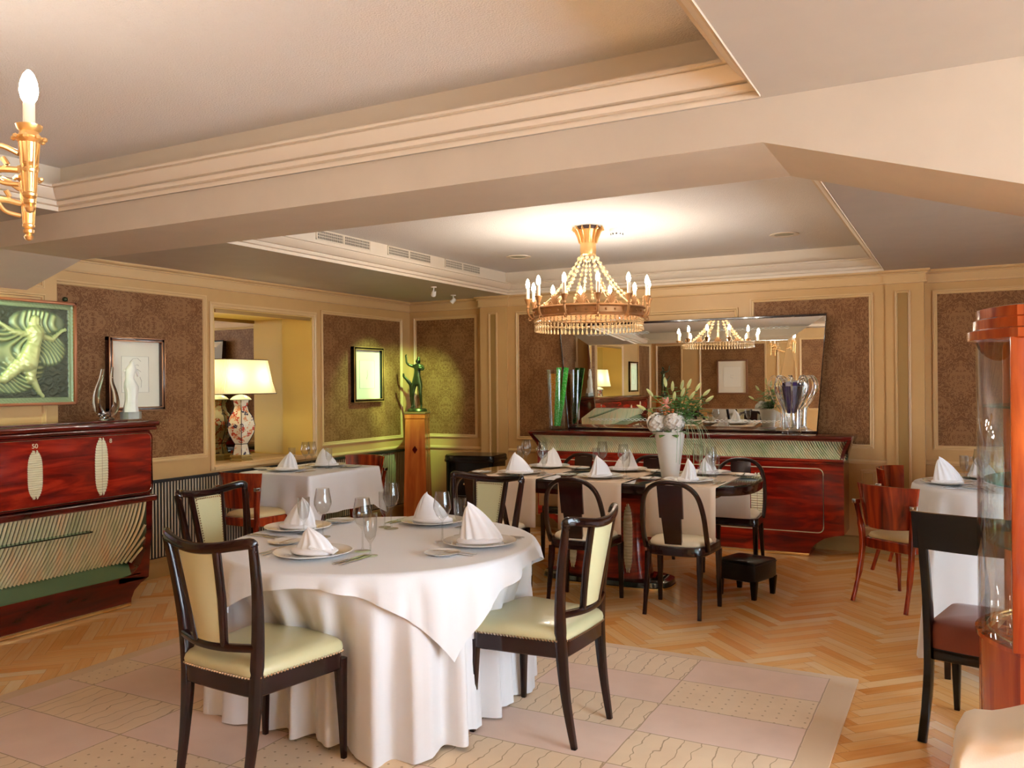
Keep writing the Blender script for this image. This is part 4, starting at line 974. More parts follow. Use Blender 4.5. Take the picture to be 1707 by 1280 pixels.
def green_chair(label, x, y, rz, group='green leather chairs at the round table'):
    t = thing('dining_chair', label, 'chair', (x, y, .0135), rz, group)
    seat = trap(.50, .41, .455, .05)
    MB().rings([[(a*s, b*s, z) for a, b in seat] for s, z in ((.97, .365), (.99, .37), (.99, .43), (.96, .435))]).build('seat_frame', ebony, t, sharp=40)
    cushion(seat, [(.955, .43), (1.0, .434), (1.015, .45), (1.0, .468), (.94, .482), (.8, .490), (.5, .496), (.1, .498)]).build('seat', leather, t, sharp=80)
    nails(t, seat, .437, 1.012)
    for s in (-1, 1):
        l_ = MB(); l_.sweep([(s*.225, .205, 0), (s*.222, .203, .15), (s*.218, .198, .36), (s*.218, .198, .40)], [.022, .030, .044, .046], up=(0, 1, 0)); l_.build('leg', ebony, t)
        b = MB(); path = cr([(s*.180, -.255, 0), (s*.186, -.222, .20), (s*.190, -.205, .40), (s*.205, -.208, .58), (s*.225, -.228, .76), (s*.240, -.258, .925)], 5); n_ = len(path)
        b.sweep(path, [lerp(.024, .038, min(1, i/9))-max(0, (i-12)/13)*.010 for i in range(n_)], [lerp(.024, .046, min(1, i/9))-max(0, (i-12)/13)*.018 for i in range(n_)], up=(0, 1, 0)); b.build('leg', ebony, t)
    tr = MB(); tr.sweep(cr([(-.236, -.250, .902), (-.235, -.260, .930), (-.19, -.286, .926), (-.09, -.310, .910), (0, -.316, .904), (.09, -.310, .910), (.19, -.286, .926), (.235, -.260, .930), (.236, -.250, .902)], 5), .026, .040, n=12, ex=3); tr.build('top_rail', ebony, t)
    lr = MB(); lr.sweep(cr([(-.200, -.215, .545), (-.09, -.245, .540), (0, -.252, .538), (.09, -.245, .540), (.200, -.215, .545)], 4), .024, .030); lr.build('lower_rail', ebony, t)
    for s in (-1, 1):
        q = MB(); q.sweep([(s*.072, -.247, .545), (s*.092, -.272, .72), (s*.106, -.306, .90)], [.024, .026, .028], [.026, .026, .026], up=(0, 1, 0)); q.build('back_upright', ebony, t)
    def bp(u, v, o):
        x_ = lerp(lerp(-.062, .062, u), lerp(-.094, .094, u), v); yb = lerp(-.249, -.305, v)-.006+.02*(2*u-1)**2*.4
        return (x_, yb+o, lerp(.555, .888, v))
    pn = MB()
    pn.grid(lambda u, v: bp(u, v, .012+.008*sin(pi*u)*sin(pi*v)), 8, 8); pn.grid(lambda u, v: bp(u, v, -.010-.006*sin(pi*u)*sin(pi*v)), 8, 8)
    for a, b in (((0, 0), (0, 1)), ((1, 0), (1, 1)), ((0, 0), (1, 0)), ((0, 1), (1, 1))):
        vs = [bp(lerp(a[0], b[0], i/8), lerp(a[1], b[1], i/8), o) for o in (-.010, .012) for i in range(9)]; pn.add(vs, [(i, i+1, 10+i, 9+i) for i in range(8)])
    pn.build('back_panel', leather, t, sharp=60)
    bt = MB()
    for o in (.016,):
        for i in range(26):
            for u in (.03, .97): p = bp(u, i/25, o); bt.ball(p, .0042, 5)
        for i in range(1, 14):
            for v in (.02, .98): p = bp(i/14, v, o); bt.ball(p, .0042, 5)
    bt.build('back_nail_trim', nail, t)
    return t
G1 = green_chair('green leather chair seen from behind, nearest the camera at left', -2.425, 2.475, rad(-4))
dup(G1, (-1.645, 3.335, .0135), rad(88), 'green leather chair right of the round table, back turned right')
dup(G1, (-3.33, 3.30, .0135), rad(-88), 'green leather chair left of the round table facing right')
dup(G1, (-2.53, 4.18, .0135), rad(180), 'green leather chair behind the round table facing the camera')

def deco_chair(label, x, y, rz, group):
    t = thing('arch_back_chair', label, 'chair', (x, y, 0), rz, group)
    seat = poly_r([(-.20, -.20), (.20, -.20), (.225, .20), (-.225, .20)], [.14, .14, .07, .07], 6)
    MB().rings([[(a*s, b*s, z) for a, b in seat] for s, z in ((.97, .385), (1, .39), (1, .44), (.985, .446), (.93, .446))]).build('seat_frame', ebony, t, sharp=40)
    cushion(seat, [(.88, .44), (.90, .455), (.86, .472), (.7, .482), (.4, .487), (.05, .488)]).build('seat', leatherw, t, sharp=80)
    for s in (-1, 1):
        MB().sweep([(s*.205, .18, 0), (s*.202, .178, .39)], [.028, .042], up=(0, 1, 0)).build('leg', ebony, t)
        MB().sweep(cr([(s*.180, -.225, 0), (s*.175, -.19, .2), (s*.17, -.165, .40)], 4), [.026]*3+[.032]*3+[.040]*3, up=(0, 1, 0)).build('leg', ebony, t)
    f = MB(); f.sweep(cr([(-.205, -.10, .42), (-.208, -.15, .52), (-.20, -.19, .66), (-.17, -.225, .78), (-.10, -.245, .845), (0, -.25, .862), (.10, -.245, .845), (.17, -.225, .78), (.20, -.19, .66), (.208, -.15, .52), (.205, -.10, .42)], 5), .030, .036, up=(0, 1, 0), n=12, ex=3); f.build('arch_frame', ebony, t)
    out = [(-.055, .44), (.055, .44), (.064, .63), (.078, .63), (.082, .845), (-.082, .845), (-.078, .63), (-.064, .63)]
    s_ = MB(); vs = []
    def yy(z): return -.165-.085*max(0, (z-.44)/.42)**.8
    for o in (-.010, .010):
        for a, b in out: vs.append((a, yy(b)+o, b))
    n_ = len(out); s_.add(vs, [tuple(range(n_)), tuple(range(2*n_-1, n_-1, -1))]+[(k, (k+1) % n_, n_+(k+1) % n_, n_+k) for k in range(n_)]); s_.build('back_splat', ebony, t)
    return t
NG = 'black arch backed chairs on the near side of the long table'; FG = 'black arch backed chairs on the far side of the long table'
D1 = deco_chair('black arch backed chair on near side of long table, right one', -1.64, 5.46, 0, NG)
dup(D1, (-2.30, 5.38, 0), rad(2), 'black arch backed chair on near side of long table, middle one', NG)
dup(D1, (-3.03, 5.40, 0), rad(-3), 'black arch backed chair on near side of long table, behind green chair', NG)
dup(D1, (-2.98, 6.73, 0), pi, 'black arch backed chair on far side of long table, left one', FG)
dup(D1, (-2.34, 6.74, 0), pi, 'black arch backed chair on far side of long table, middle one', FG)
dup(D1, (-1.60, 6.77, 0), pi, 'black arch backed chair on far side of long table, right one', FG)

def tub_chair(label, x, y, rz, group):
    t = thing('curved_back_chair', label, 'chair', (x, y, 0), rz, group)
    seat = trap(.48, .38, .42, .07)
    MB().rings([[(a*s, b*s, z) for a, b in seat] for s, z in ((.97, .365), (1, .37), (1, .43), (.96, .436))]).build('seat_frame', redw, t, sharp=40)
    cushion(seat, [(.90, .43), (.93, .445), (.88, .465), (.7, .478), (.4, .485), (.05, .487)]).build('seat', simple('honey_seat', (.70, .55, .28), .4, 0, .2), t, sharp=80)
    for s in (-1, 1):
        MB().sweep(cr([(s*.225, .215, 0), (s*.212, .19, .2), (s*.208, .175, .37)], 4), [.020]*3+[.030]*3+[.042]*3, up=(0, 1, 0)).build('leg', redw, t)
        MB().sweep(cr([(s*.205, -.29, 0), (s*.195, -.235, .2), (s*.19, -.205, .40), (s*.205, -.215, .56), (s*.222, -.232, .68)], 4), [.022]*4+[.028]*4+[.032]*4+[.026]*5, [.028]*4+[.040]*4+[.044]*4+[.030]*5, up=(0, 1, 0)).build('leg', redw, t)
        MB().box(s*.222-.016, s*.222+.016, -.252, -.205, .66, .69, .003).build('metal_clip', chrome, t)
    def P(u, v, o):
        a = lerp(-1, 1, u); w_ = lerp(.185, .235, v); x_ = w_*a; y_ = -.222-.055*(1-a*a)-.02*v+o*(1 if True else 0)+.05*(abs(a)**3); z_ = lerp(.525, .80, v)+.012*(1-a*a)*(v-.5)
        return (x_, y_, z_)
    b = MB(); b.grid(lambda u, v: P(u, v, .009), 16, 6); b.grid(lambda u, v: P(u, v, -.009), 16, 6)
    for fx in (lambda q, o: P(0, q, o), lambda q, o: P(1, q, o), lambda q, o: P(q, 0, o), lambda q, o: P(q, 1, o)):
        vs = [fx(i/16, o) for o in (-.009, .009) for i in range(17)]; b.add(vs, [(i, i+1, 18+i, 17+i) for i in range(16)])
    b.build('curved_backrest', redw, t, sharp=50); return t
T1 = tub_chair('red walnut curved back chair at near end of square table', -5.17, 5.22, 0, 'red walnut chairs at the square table by the niche')
dup(T1, (-5.20, 6.50, 0), pi, 'red walnut curved back chair behind the far end of square table', 'red walnut chairs at the square table by the niche')
dup(T1, (-.33, 6.30, 0), rad(-34), 'red walnut curved back chair, nearer one at right hand table', 'red walnut chairs at the right hand table')
dup(T1, (-.30, 7.38, 0), rad(-104), 'red walnut curved back chair near back wall at right hand table', 'red walnut chairs at the right hand table')

def black_chair():
    t = thing('black_side_chair', 'black chair with wide backboard and brown velvet seat, foreground right', 'chair', (.10, 4.10, 0), rad(-14))
    MB().box(-.20, .20, -.22, .22, .335, .385, .008).build('seat_frame', black, t)
    s_ = MB(); s_.rings([[(x*s, y*s, z) for x, y in trap(.41, .39, .43, .05, .02)] for s, z in ((.97, .375), (1, .385), (1.0, .45), (.97, .478), (.9, .492), (.6, .503), (.1, .506))]); s_.build('seat', brown, t, sharp=60)
    for s in (-1, 1):
        MB().sweep([(s*.18, .20, 0), (s*.18, .19, .34)], [.024, .046], up=(0, 1, 0)).build('leg', black, t)
        MB().sweep(cr([(s*.195, -.265, 0), (s*.185, -.225, .18), (s*.182, -.205, .36), (s*.185, -.215, .60), (s*.19, -.245, .80), (s*.195, -.262, .93)], 4), .036, [.030]*4+[.050]*4+[.060]*4+[.048]*4+[.03]*5, up=(0, 1, 0)).build('leg', black, t)
    b = MB(); 
    def P(u, v, o): a = 2*u-1; return (.228*a, -.236-.03*v-.03*(1-a*a)+o, lerp(.80, .955, v))
    b.grid(lambda u, v: P(u, v, .010), 10, 3); b.grid(lambda u, v: P(u, v, -.012), 10, 3)
    for fx in (lambda q, o: P(0, q, o), lambda q, o: P(1, q, o), lambda q, o: P(q, 0, o), lambda q, o: P(q, 1, o)):
        vs = [fx(i/10, o) for o in (-.012, .010) for i in range(11)]; b.add(vs, [(i, i+1, 12+i, 11+i) for i in range(10)])
    b.build('backboard', black, t, sharp=50)
black_chair()

def ottoman():
    t = thing('footstool', 'small black leather footstool with square legs beside the long table', 'footstool', (-1.35, 6.06, 0), rad(-17))
    MB().box(-.155, .155, -.155, .155, .115, .255, .022).build('cushion', blackl, t)
    q = MB(); q.tube([(-.14, -.157, .235), (.14, -.157, .235), (.157, -.14, .235), (.157, .14, .235), (.14, .157, .235), (-.14, .157, .235), (-.157, .14, .235), (-.157, -.14, .235)], .003, 5, True); q.build('piping', blackl, t)
    for x in (-1, 1):
        for y in (-1, 1): MB().sweep([(x*.130, y*.130, 0), (x*.132, y*.132, .13)], [.030, .048], up=(0, 1, 0), ex=8).build('leg', black, t)
ottoman()

def armchair():
    t = thing('upholstered_armchair', 'cream upholstered armchair back cut off at the bottom right corner', 'armchair', (.405, 2.0, 0), rad(-3))
    pts = []
    for i in range(61):
        a = -1+2*i/60; u = 1-abs(a); z_ = .925+.115*max(0, (u-.12)/.88)**1.25*(2-max(0, (u-.12)/.88)**1.25)
        if u < .09: z_ -= .036*(1-math.sqrt(max(0, 1-((.09-u)/.09)**2)))
        pts.append((a*.40, z_))
    poly = [(-.40, .30)]+pts+[(.40, .30)]
    b = MB(); rings = []
    for y, s in ((-.437, .95), (-.446, .965), (-.446, .98), (-.438, .992), (-.42, 1.0), (-.34, 1.0), (-.325, .995), (-.318, .98), (-.318, .96)): rings.append([(x*s, y, .3+(z-.3)*s) for x, z in poly])
    b.rings(rings); b.build('backrest', cream, t, sharp=50)
    MB().box(-.36, .36, -.33, .36, .28, .44, .04).build('seat', cream, t)
    for s in (-1, 1):
        MB().box(s*.40-.05, s*.40+.05, -.34, .34, .28, .62, .045).build('arm', cream, t)
        for y in (-.36, .32): MB().sweep([(s*.34, y, 0), (s*.34, y, .30)], [.03, .045], up=(0, 1, 0)).build('leg', ebony, t)
armchair()

# ================================================================== TABLES AND CLOTHS
def ripple(a, seed=0, n=17):
    q = sin(n*a+seed+1.2*sin(3*a+seed)); q = math.copysign(abs(q)**.7, q); return .62*q+.23*sin((n*1.7//1)*a+2.1*seed)+.15*sin(5*a+seed*1.3)
def round_cloth(name, r, ztop, zhem, flare, amp, seed, pushes=(), n=17, seg=360):
    lv = [0, .012, .03, .07, .15, .27, .42, .6, .8, 1.0]; H = ztop-zhem
    def U(a, f):
        p = 0
        for c, dp, w_ in pushes:
            d = (a-c+pi) % (2*pi)-pi; p += dp*math.exp(-(d/w_)**4)*min(1, f*2.2)
        sm = min(1, f*2.0)**1.3
        return r+.012*min(1, f*30)+flare*f+amp*ripple(a, seed, n)*sm-p
    rings = []
    for q in (.001, .3, .6, .85, .96, .99): rings.append([(r*q*cos(2*pi*k/seg), r*q*sin(2*pi*k/seg), ztop) for k in range(seg)])
    for f in lv: rings.append([(U(2*pi*k/seg, f)*cos(2*pi*k/seg), U(2*pi*k/seg, f)*sin(2*pi*k/seg), ztop-.004*min(1, f*80)-H*f+(.012*ripple(2*pi*k/seg, seed+2, 5) if f == 1 and zhem < .1 else 0)) for k in range(seg)])
    mb = MB(); mb.rings(rings, False, False); return mb, U
RC = (-2.45, 3.28)
t = thing('round_table', 'large round dining table hidden under white cloths in the foreground', 'table', (RC[0], RC[1], .0135))
MB().lathe([(.70, .70), (.70, .73)], 64).build('tabletop', mahogd, t); MB().lathe([(.30, 0), (.28, .03), (.06, .08), (.05, .4), (.08, .71)], 24).build('pedestal', ebony, t)
mb, UR = round_cloth('c', .715, .752, .03, .03, .060, .7, ((rad(-93), .19, .55), (rad(4), .17, .48), (rad(180), .15, .45), (rad(94), .13, .45)), 23)
o = mb.build('tablecloth', cloth, None, (RC[0], RC[1], 0), sharp=180); tag(o, 'white floor length tablecloth hanging in folds around the foreground round table', 'tablecloth')
def topper():
    half = .765; phi = rad(-32); zt = .757; rings = []; seg = 360; r = .722
    def e(a):
        d = (a-phi+pi/4) % (pi/2)-pi/4      # angle from nearest corner
        return half/max(cos(pi/4-abs(d)), .01) if True else 0
    fr = [.0, .01, .04, .1, .2, .35, .5, .65, .8, .92, 1.0]
    for q in (.001, .4, .8, .97, .995): rings.append([(r*q*cos(2*pi*k/seg), r*q*sin(2*pi*k/seg), zt) for k in range(seg)])
    for f in fr:
        ring = []
        for k in range(seg):
            a = 2*pi*k/seg; L = max(.03, e(a)-r+.012); h = L*f; H = .727
            rr_ = r+.012*min(1, h/.006)+.02*(h/.3)+.032*ripple(a, 2.2, 21)*min(1, h/.12)*min(1, abs((a-phi+pi/4) % (pi/2)-pi/4)/.22)+.018*min(1, h/.05)
            rr_ = max(rr_, UR(a, min(1, h/H))+.010*min(1, h/.01)+.001)
            ring.append((rr_*cos(a), rr_*sin(a), zt-h*.985))
        rings.append(ring)
    o = MB().rings(rings, False, False).build('table_topper', cloth, None, (RC[0], RC[1], 0), sharp=180); tag(o, 'white square top cloth with a corner hanging over the foreground round table', 'tablecloth')
topper()

def long_table():
    cx, cyy, z = -2.38, 6.03, .80
    t = thing('long_dining_table', 'long rounded black green dining table laid for six in front of the sideboard', 'table', (cx, cyy, 0), rad(0))
    A, B = 1.13, .50
    def se(a_, b_, z_, k=72): return [(math.copysign(abs(cos(2*pi*i/k))**(2/3.4), cos(2*pi*i/k))*a_, math.copysign(abs(sin(2*pi*i/k))**(2/3.4), sin(2*pi*i/k))*b_, z_) for i in range(k)]
    MB().rings([se(A-.03, B-.03, z-.07), se(A-.004, B-.004, z-.066), se(A, B, z-.058), se(A, B, z-.012), se(A-.006, B-.006, z-.005)]).build('table_edge', ebony, t, sharp=40)
    MB().rings([se(A-.012, B-.012, z-.006), se(A-.012, B-.012, z)]).build('glass_top', greenglass, t, sharp=40)
    MB().rings([se(.86, .36, z-.12), se(.86, .36, z-.07)]).build('apron', mahogd, t, sharp=40)
    p = MB(); 
    for s in (-1,):
        pass
    p.rings([[(x*q, y*q2, zz) for x, y, _ in se(.34, .17, 0)] for q, q2, zz in ((1.0, 1.0, .062), (.92, .94, .25), (.90, .92, .45), (1.05, 1.1, .62), (1.25, 1.3, .69))]); o = p.build('pedestal', mahog, t, sharp=50)
    for s in (-1, 1): handle_plate(.22*s, .11, .62, .035, -.165, False).build('reeded_inset', ivory, t)
    MB().rings([se(.50, .21, .012), se(.505, .215, .02), se(.50, .21, .05), se(.46, .18, .062)]).build('plinth', marbleg, t, sharp=40)
    MB().rings([se(.51, .22, .0), se(.51, .22, .014)]).build('plinth_band', brass, t, sharp=40)
    return cx, cyy, z
LTX, LTY, LTZ = long_table()
RUN = []
for i, (x, lab) in enumerate(((-1.665, 'right'), (-2.32, 'middle'), (-2.98, 'left'))):
    y0, y1 = LTY-.507, LTY+.507; w = .24; pr = [(y0-.010, .45), (y0-.006, .62), (y0-.003, .79)]+[(y0+.004, .8035), (LTY, .8035), (y1-.004, .8035)]+[(y1+.003, .79), (y1+.006, .62), (y1+.010, .45)]
    mb = MB(); vs = []
    for k in range(13):
        u = -w+2*w*k/12
        for (yy, zz) in pr: vs.append((u, yy-LTY+(.004*sin(u*30+i) if zz < .7 else 0)*(1 if yy > LTY else -1), zz))
    n_ = len(pr); mb.add(vs, [(k*n_+j, (k+1)*n_+j, (k+1)*n_+j+1, k*n_+j+1) for k in range(12) for j in range(n_-1)])
    o = mb.build('table_runner', beige, None, (x, LTY, 0), sharp=50, solid=.002); tag(o, 'beige cloth runner across the long table, %s one of three' % lab, 'table runner', 'beige runners on the long table')

def square_cloth(w, d, ztop, drop, amp=.012, cdrop=.10, n=200, seed=0, hemdir=None):
    """cloth over a rectangular top centred at the origin; corners hang lower in a fold"""
    per = []
    hw, hd = w/2, d/2
    r = .02
    pts = poly_r([(-hw, -hd), (hw, -hd), (hw, hd), (-hw, hd)], r, 4)
    # resample
    P = [Vector(p) for p in pts]; L = [0]
    for i in range(len(P)): L.append(L[-1]+(P[(i+1) % len(P)]-P[i]).length)
    tot = L[-1]; out = []
    for k in range(n):
        s_ = tot*k/n; i = 0
        while L[i+1] < s_: i += 1
        a, b = P[i], P[(i+1) % len(P)]; out.append(a.lerp(b, (s_-L[i])/max(1e-6, L[i+1]-L[i])))
    rings = [[(p.x*q, p.y*q, ztop) for p in out] for q in (.001, .5, .98)]
    for f in (0, .02, .1, .25, .45, .7, 1.0):
        ring = []
        for k, p in enumerate(out):
            c = max(0, 1-(hw-abs(p.x))/.14)*max(0, 1-(hd-abs(p.y))/.14)   # nearness to a corner
            nx = math.copysign(1, p.x)*(1 if hw-abs(p.x) < .03 else 0); ny = math.copysign(1, p.y)*(1 if hd-abs(p.y) < .03 else 0)
            if c > .0: nx, ny = math.copysign(1, p.x)*min(1, max(0, 1-(hw-abs(p.x))/.08)), math.copysign(1, p.y)*min(1, max(0, 1-(hd-abs(p.y))/.08))
            o_ = .006*min(1, f*40)+.02*f+amp*sin(k*2*pi/n*13+seed)*f+c*.045*f
            ring.append((p.x+nx*o_, p.y+ny*o_, ztop-.003*min(1, f*40)-(drop+cdrop*c)*f))
        rings.append(ring)
    return MB().rings(rings, False, False)
def leg_table(name, lab, cx, cyy, w, d, z, rz=0, m_=None):
    t = thing(name, lab, 'table', (cx, cyy, 0), rz); m_ = m_ or ebony
    MB().box(-w/2+.01, w/2-.01, -d/2+.01, d/2-.01, z-.04, z-.006, .004).build('tabletop', m_, t)
    for x in (-1, 1):
        for y in (-1, 1): MB().sweep([(x*(w/2-.06), y*(d/2-.06), 0), (x*(w/2-.06), y*(d/2-.06), z-.03)], [.03, .045], up=(0, 1, 0)).build('leg', m_, t)
leg_table('square_table', 'square table under a white cloth by the lamp niche', -5.12, 5.83, .76, .93, .75)
o = square_cloth(.78, .95, .755, .33, seed=1).build('tablecloth', cloth, None, (-5.12, 5.83, 0), sharp=180); tag(o, 'white tablecloth on the square table by the lamp niche', 'tablecloth')
leg_table('serving_table', 'low square table under white cloth behind the black chair', .24, 5.02, .74, .62, .70)
o = square_cloth(.77, .65, .706, .47, .010, .12, seed=3).build('tablecloth', cloth, None, (.245, 5.02, 0), sharp=180); tag(o, 'white tablecloth with pointed corner behind the black chair', 'tablecloth')
# right hand table
RT = (.26, 6.93)
t = thing('round_side_table', 'round table under a white cloth at the right near the back wall', 'table', (RT[0], RT[1], 0))
MB().lathe([(.56, .71), (.56, .742)], 48).build('tabletop', ebony, t)
for k in range(4): a = rad(200+90*k); MB().sweep([(.52*cos(a), .52*sin(a), 0), (.50*cos(a), .50*sin(a), .71)], [.03, .05], up=(0, 1, 0)).build('leg', black, t)
mb, U2 = round_cloth('c', .575, .752, .40, .035, .018, 2.0, (), 14); o = mb.build('tablecloth', cloth, None, (RT[0], RT[1], 0), sharp=180); tag(o, 'white tablecloth draped over the round table at the right', 'tablecloth')

# ================================================================== TABLEWARE
def place_plate():
    return MB().lathe([(.0005, .004), (.06, .004), (.095, .006), (.105, .012), (.165, .020), (.170, .022), (.168, .024), (.104, .017), (.094, .010), (.0005, .009)], 40, caps=False)
def napkin(h, lean, seed=0, low=False):
    rs = []; N = 72; K = 14
    for j in range(K+1):
        v = j/K; R_ = .088*(1-v**1.25)**.72+.004*(1-v); ring = []
        for k in range(N):
            a = 2*pi*k/N; c, s_ = cos(a), sin(a)
            rip = 1+(.085*sin(11*a+2.5*v+seed)*(1-.35*v)) if s_ < .75 else 1
            w_ = R_*(1.12 if c > 0 else .98)
            ring.append((c*w_*rip+lean*(v**1.6), s_*R_*.62*rip+.012*sin(pi*v), h*v*(1-.05*(1-c)*v)))
        rs.append(ring)
    m_ = MB(); m_.rings(rs)
    m_.rings([[(.095*q*cos(2*pi*k/24)*1.1, .072*q*sin(2*pi*k/24), z) for k in range(24)] for q, z in ((1, 0), (1.03, .006), (.98, .014), (.7, .02))])
    return m_
def folded_napkin():
    m_ = napkin(.11, -.03, 2); m_.add([(.02, -.05, .035), (.13, -.02, .012), (.10, .05, .012), (.0, .04, .06), (.02, -.05, .028), (.13, -.02, .006), (.10, .05, .006), (.0, .04, .05)], [(0, 1, 2, 3), (7, 6, 5, 4), (0, 4, 5, 1), (1, 5, 6, 2), (2, 6, 7, 3), (3, 7, 4, 0)]); return m_
def wine():
    return MB().lathe([(.0005, 0), (.037, .001), (.037, .003), (.008, .008), (.0042, .02), (.004, .095), (.008, .105), (.028, .125), (.042, .158), (.0425, .175), (.036, .212), (.0315, .238), (.0305, .238), (.0345, .212), (.0412, .175), (.0405, .158), (.027, .127), (.0005, .110)], 28, caps=False)
def flute():
    return MB().lathe([(.0005, 0), (.032, .001), (.032, .003), (.007, .008), (.004, .02), (.004, .055), (.010, .064), (.023, .085), (.0285, .115), (.030, .15), (.0305, .185), (.0295, .185), (.029, .15), (.0275, .115), (.022, .087), (.0005, .070)], 24, caps=False)
def fork():
    m_ = MB(); m_.sweep([(0, -.10, .003), (0, -.02, .004), (0, .03, .008), (0, .05, .006)], [.012, .006, .006, .020], [.003]*4, n=8)
    for k in range(4): m_.sweep([(-.009+.006*k, .048, .006), (-.009+.006*k, .095, .008)], [.0042, .0022], [.003, .002], n=6)
    return m_
def knife():
    m_ = MB(); m_.sweep([(0, -.11, .004), (0, -.01, .004), (0, .0, .003), (.002, .06, .003), (-.003, .115, .003)], [.013, .011, .016, .018, .004], [.006, .006, .0025, .002, .0015], n=8); return m_
def bread():
    return MB().lathe([(.0005, .003), (.045, .003), (.055, .006), (.078, .013), (.080, .015), (.055, .009), (.0005, .006)], 32, caps=False)
def bknife():
    m_ = MB(); m_.sweep([(0, -.07, 0), (0, .0, 0), (.002, .05, 0), (-.002, .08, 0)], [.009, .008, .014, .004], [.004, .004, .002, .0015], n=8); return m_
PRO = {}
def item(kind, fn, mat, label, cat, loc, rz, group, sharp=50):
    if kind not in PRO:
        me = fn().build(kind, mat, None, sharp=sharp).data; o = bpy.data.objects[-1]
        o = [x for x in bpy.data.objects if x.data == me][0]; PRO[kind] = o
    else:
        o = PRO[kind].copy(); COL.objects.link(o)
    o.location = loc; o.rotation_euler = (0, 0, rz); tag(o, label, cat, group); return o
def setting(cx, cy, z, rz, where, grp, wine_at=(.08, .20), flute_at=(.17, .15), nap='napkin_cone', scale=1.0, bread_at=(-.33, .04), cutlery=True, glasses=True, nap_rz=0, knife_off=0):
    """one place; rz turns local +y towards the middle of the table"""
    c, s = cos(rz), sin(rz)
    def W_(x, y, dz=0): return (cx+c*x-s*y, cy+s*x+c*y, z+dz)
    item('dinner_plate', place_plate, porc, 'white dinner plate under the napkin '+where, 'plate', W_(0, 0, .0005), rz, 'dinner plates '+grp)
    if nap == 'napkin_cone': item('napkin', lambda: napkin(.155, .03), napk, 'white cone folded napkin '+where, 'napkin', W_(0, 0, .0155), rz+nap_rz, 'napkins '+grp, 75)
    elif nap == 'tall': item('fan_napkin', lambda: napkin(.185, -.055, 1), napk, 'tall pleated white napkin '+where, 'napkin', W_(0, 0, .0155), rz+nap_rz, 'napkins '+grp, 75)
    else: item('folded_napkin', folded_napkin, napk, 'low folded white napkin '+where, 'napkin', W_(0, 0, .0155), rz+nap_rz, 'napkins '+grp, 60)
    if glasses:
        item('wine_glass', wine, glass, 'clear stemmed wine glass '+where, 'glass', W_(*wine_at, .0005), 0, 'wine glasses '+grp, 60)
        item('water_glass', flute, glass, 'narrow clear water goblet '+where, 'glass', W_(*flute_at, .0005), 0, 'water goblets '+grp, 60)
    if cutlery:
        item('fork', fork, chrome, 'outer fork '+where, 'fork', W_(-.235, .0), rz, 'forks '+grp); item('fork', fork, chrome, 'inner fork '+where, 'fork', W_(-.200, .0), rz, 'forks '+grp)
        item('knife', knife, chrome, 'outer knife '+where, 'knife', W_(.235+knife_off, .0), rz, 'knives '+grp); item('knife', knife, chrome, 'inner knife '+where, 'knife', W_(.203+knife_off, .0), rz, 'knives '+grp)
    item('bread_plate', bread, porc, 'small side plate '+where, 'plate', W_(*bread_at), rz, 'side plates '+grp)
    item('butter_knife', bknife, chrome, 'small butter knife '+where, 'knife', W_(bread_at[0]+.015, bread_at[1], .0165), rz+.15, 'butter knives '+grp)
g = 'on the foreground round table'; z = .7575
setting(-2.500, 2.850, z, 0, 'in front of the nearest green chair', g, (.138, .17), (.235, .10), 'low', bread_at=(-.31, .16))
setting(-1.965, 3.375, z, pi/2, 'in front of the green chair on the right', g, (-.02, .19), (.155, .20), 'tall', bread_at=(-.27, .03), nap_rz=-pi/2+.5)
setting(-3.020, 3.330, z, -pi/2, 'in front of the green chair on the left', g, (.11, .26), (.09, .12), 'napkin_cone', bread_at=(-.28, .05), nap_rz=pi/2)
setting(-2.490, 3.785, z, pi, 'in front of the green chair behind the table', g, (.105, .23), (.165, .205), 'napkin_cone', bread_at=(-.30, .02), nap_rz=.3)
g = 'on the long table'; z = LTZ+.0045
for x, lab in ((-1.68, 'right'), (-2.335, 'middle'), (-3.00, 'left')):
    setting(x, LTY-.26, z, 0, 'at the %s place on near side of long table' % lab, g, (.12, .16), (.17, .08), nap_rz=.4+x, bread_at=(-.285, .02) if lab != 'left' else (-.30, -.06))
    setting(x, LTY+.27, z, pi, 'at the %s place on far side of long table' % lab, g, (.03 if lab == 'right' else .13, .16), (-.07 if lab == 'right' else .19, .14), nap_rz=x, bread_at=(-.285, .02))
g = 'on the square table by the niche'; z = .7555
setting(-5.20, 5.60, z, 0, 'at the near place of square table', g, (.02, .22), (-.12, .2), nap_rz=.2, bread_at=(-.28, .0))
setting(-5.13, 6.05, z, pi, 'at the far place of square table', g, (.02, .18), (-.14, .14), nap_rz=.5, bread_at=(-.28, -.03))
g = 'on the right hand round table'; z = .7525
setting(RT[0]-.35, RT[1]-.15, z, rad(-67), 'at the left place of right hand table', g, (-.04, .26), (-.16, .22), 'tall', nap_rz=1.4, bread_at=(-.24, .0))
setting(RT[0]-.12, RT[1]+.36, z, rad(198), 'at the place nearest the wall, right hand table', g, (.10, .22), (.18, .15), bread_at=(-.24, .06))
setting(RT[0]+.10, RT[1]-.36, z, rad(15), 'at the near place of right hand table', g, (.05, .26), (.14, .24), bread_at=(-.27, .1), nap_rz=.8)
setting(RT[0]+.40, RT[1]+.08, z, rad(100), 'at the right place of right hand table', g, (.02, .24), (.12, .20), bread_at=(-.24, .04))

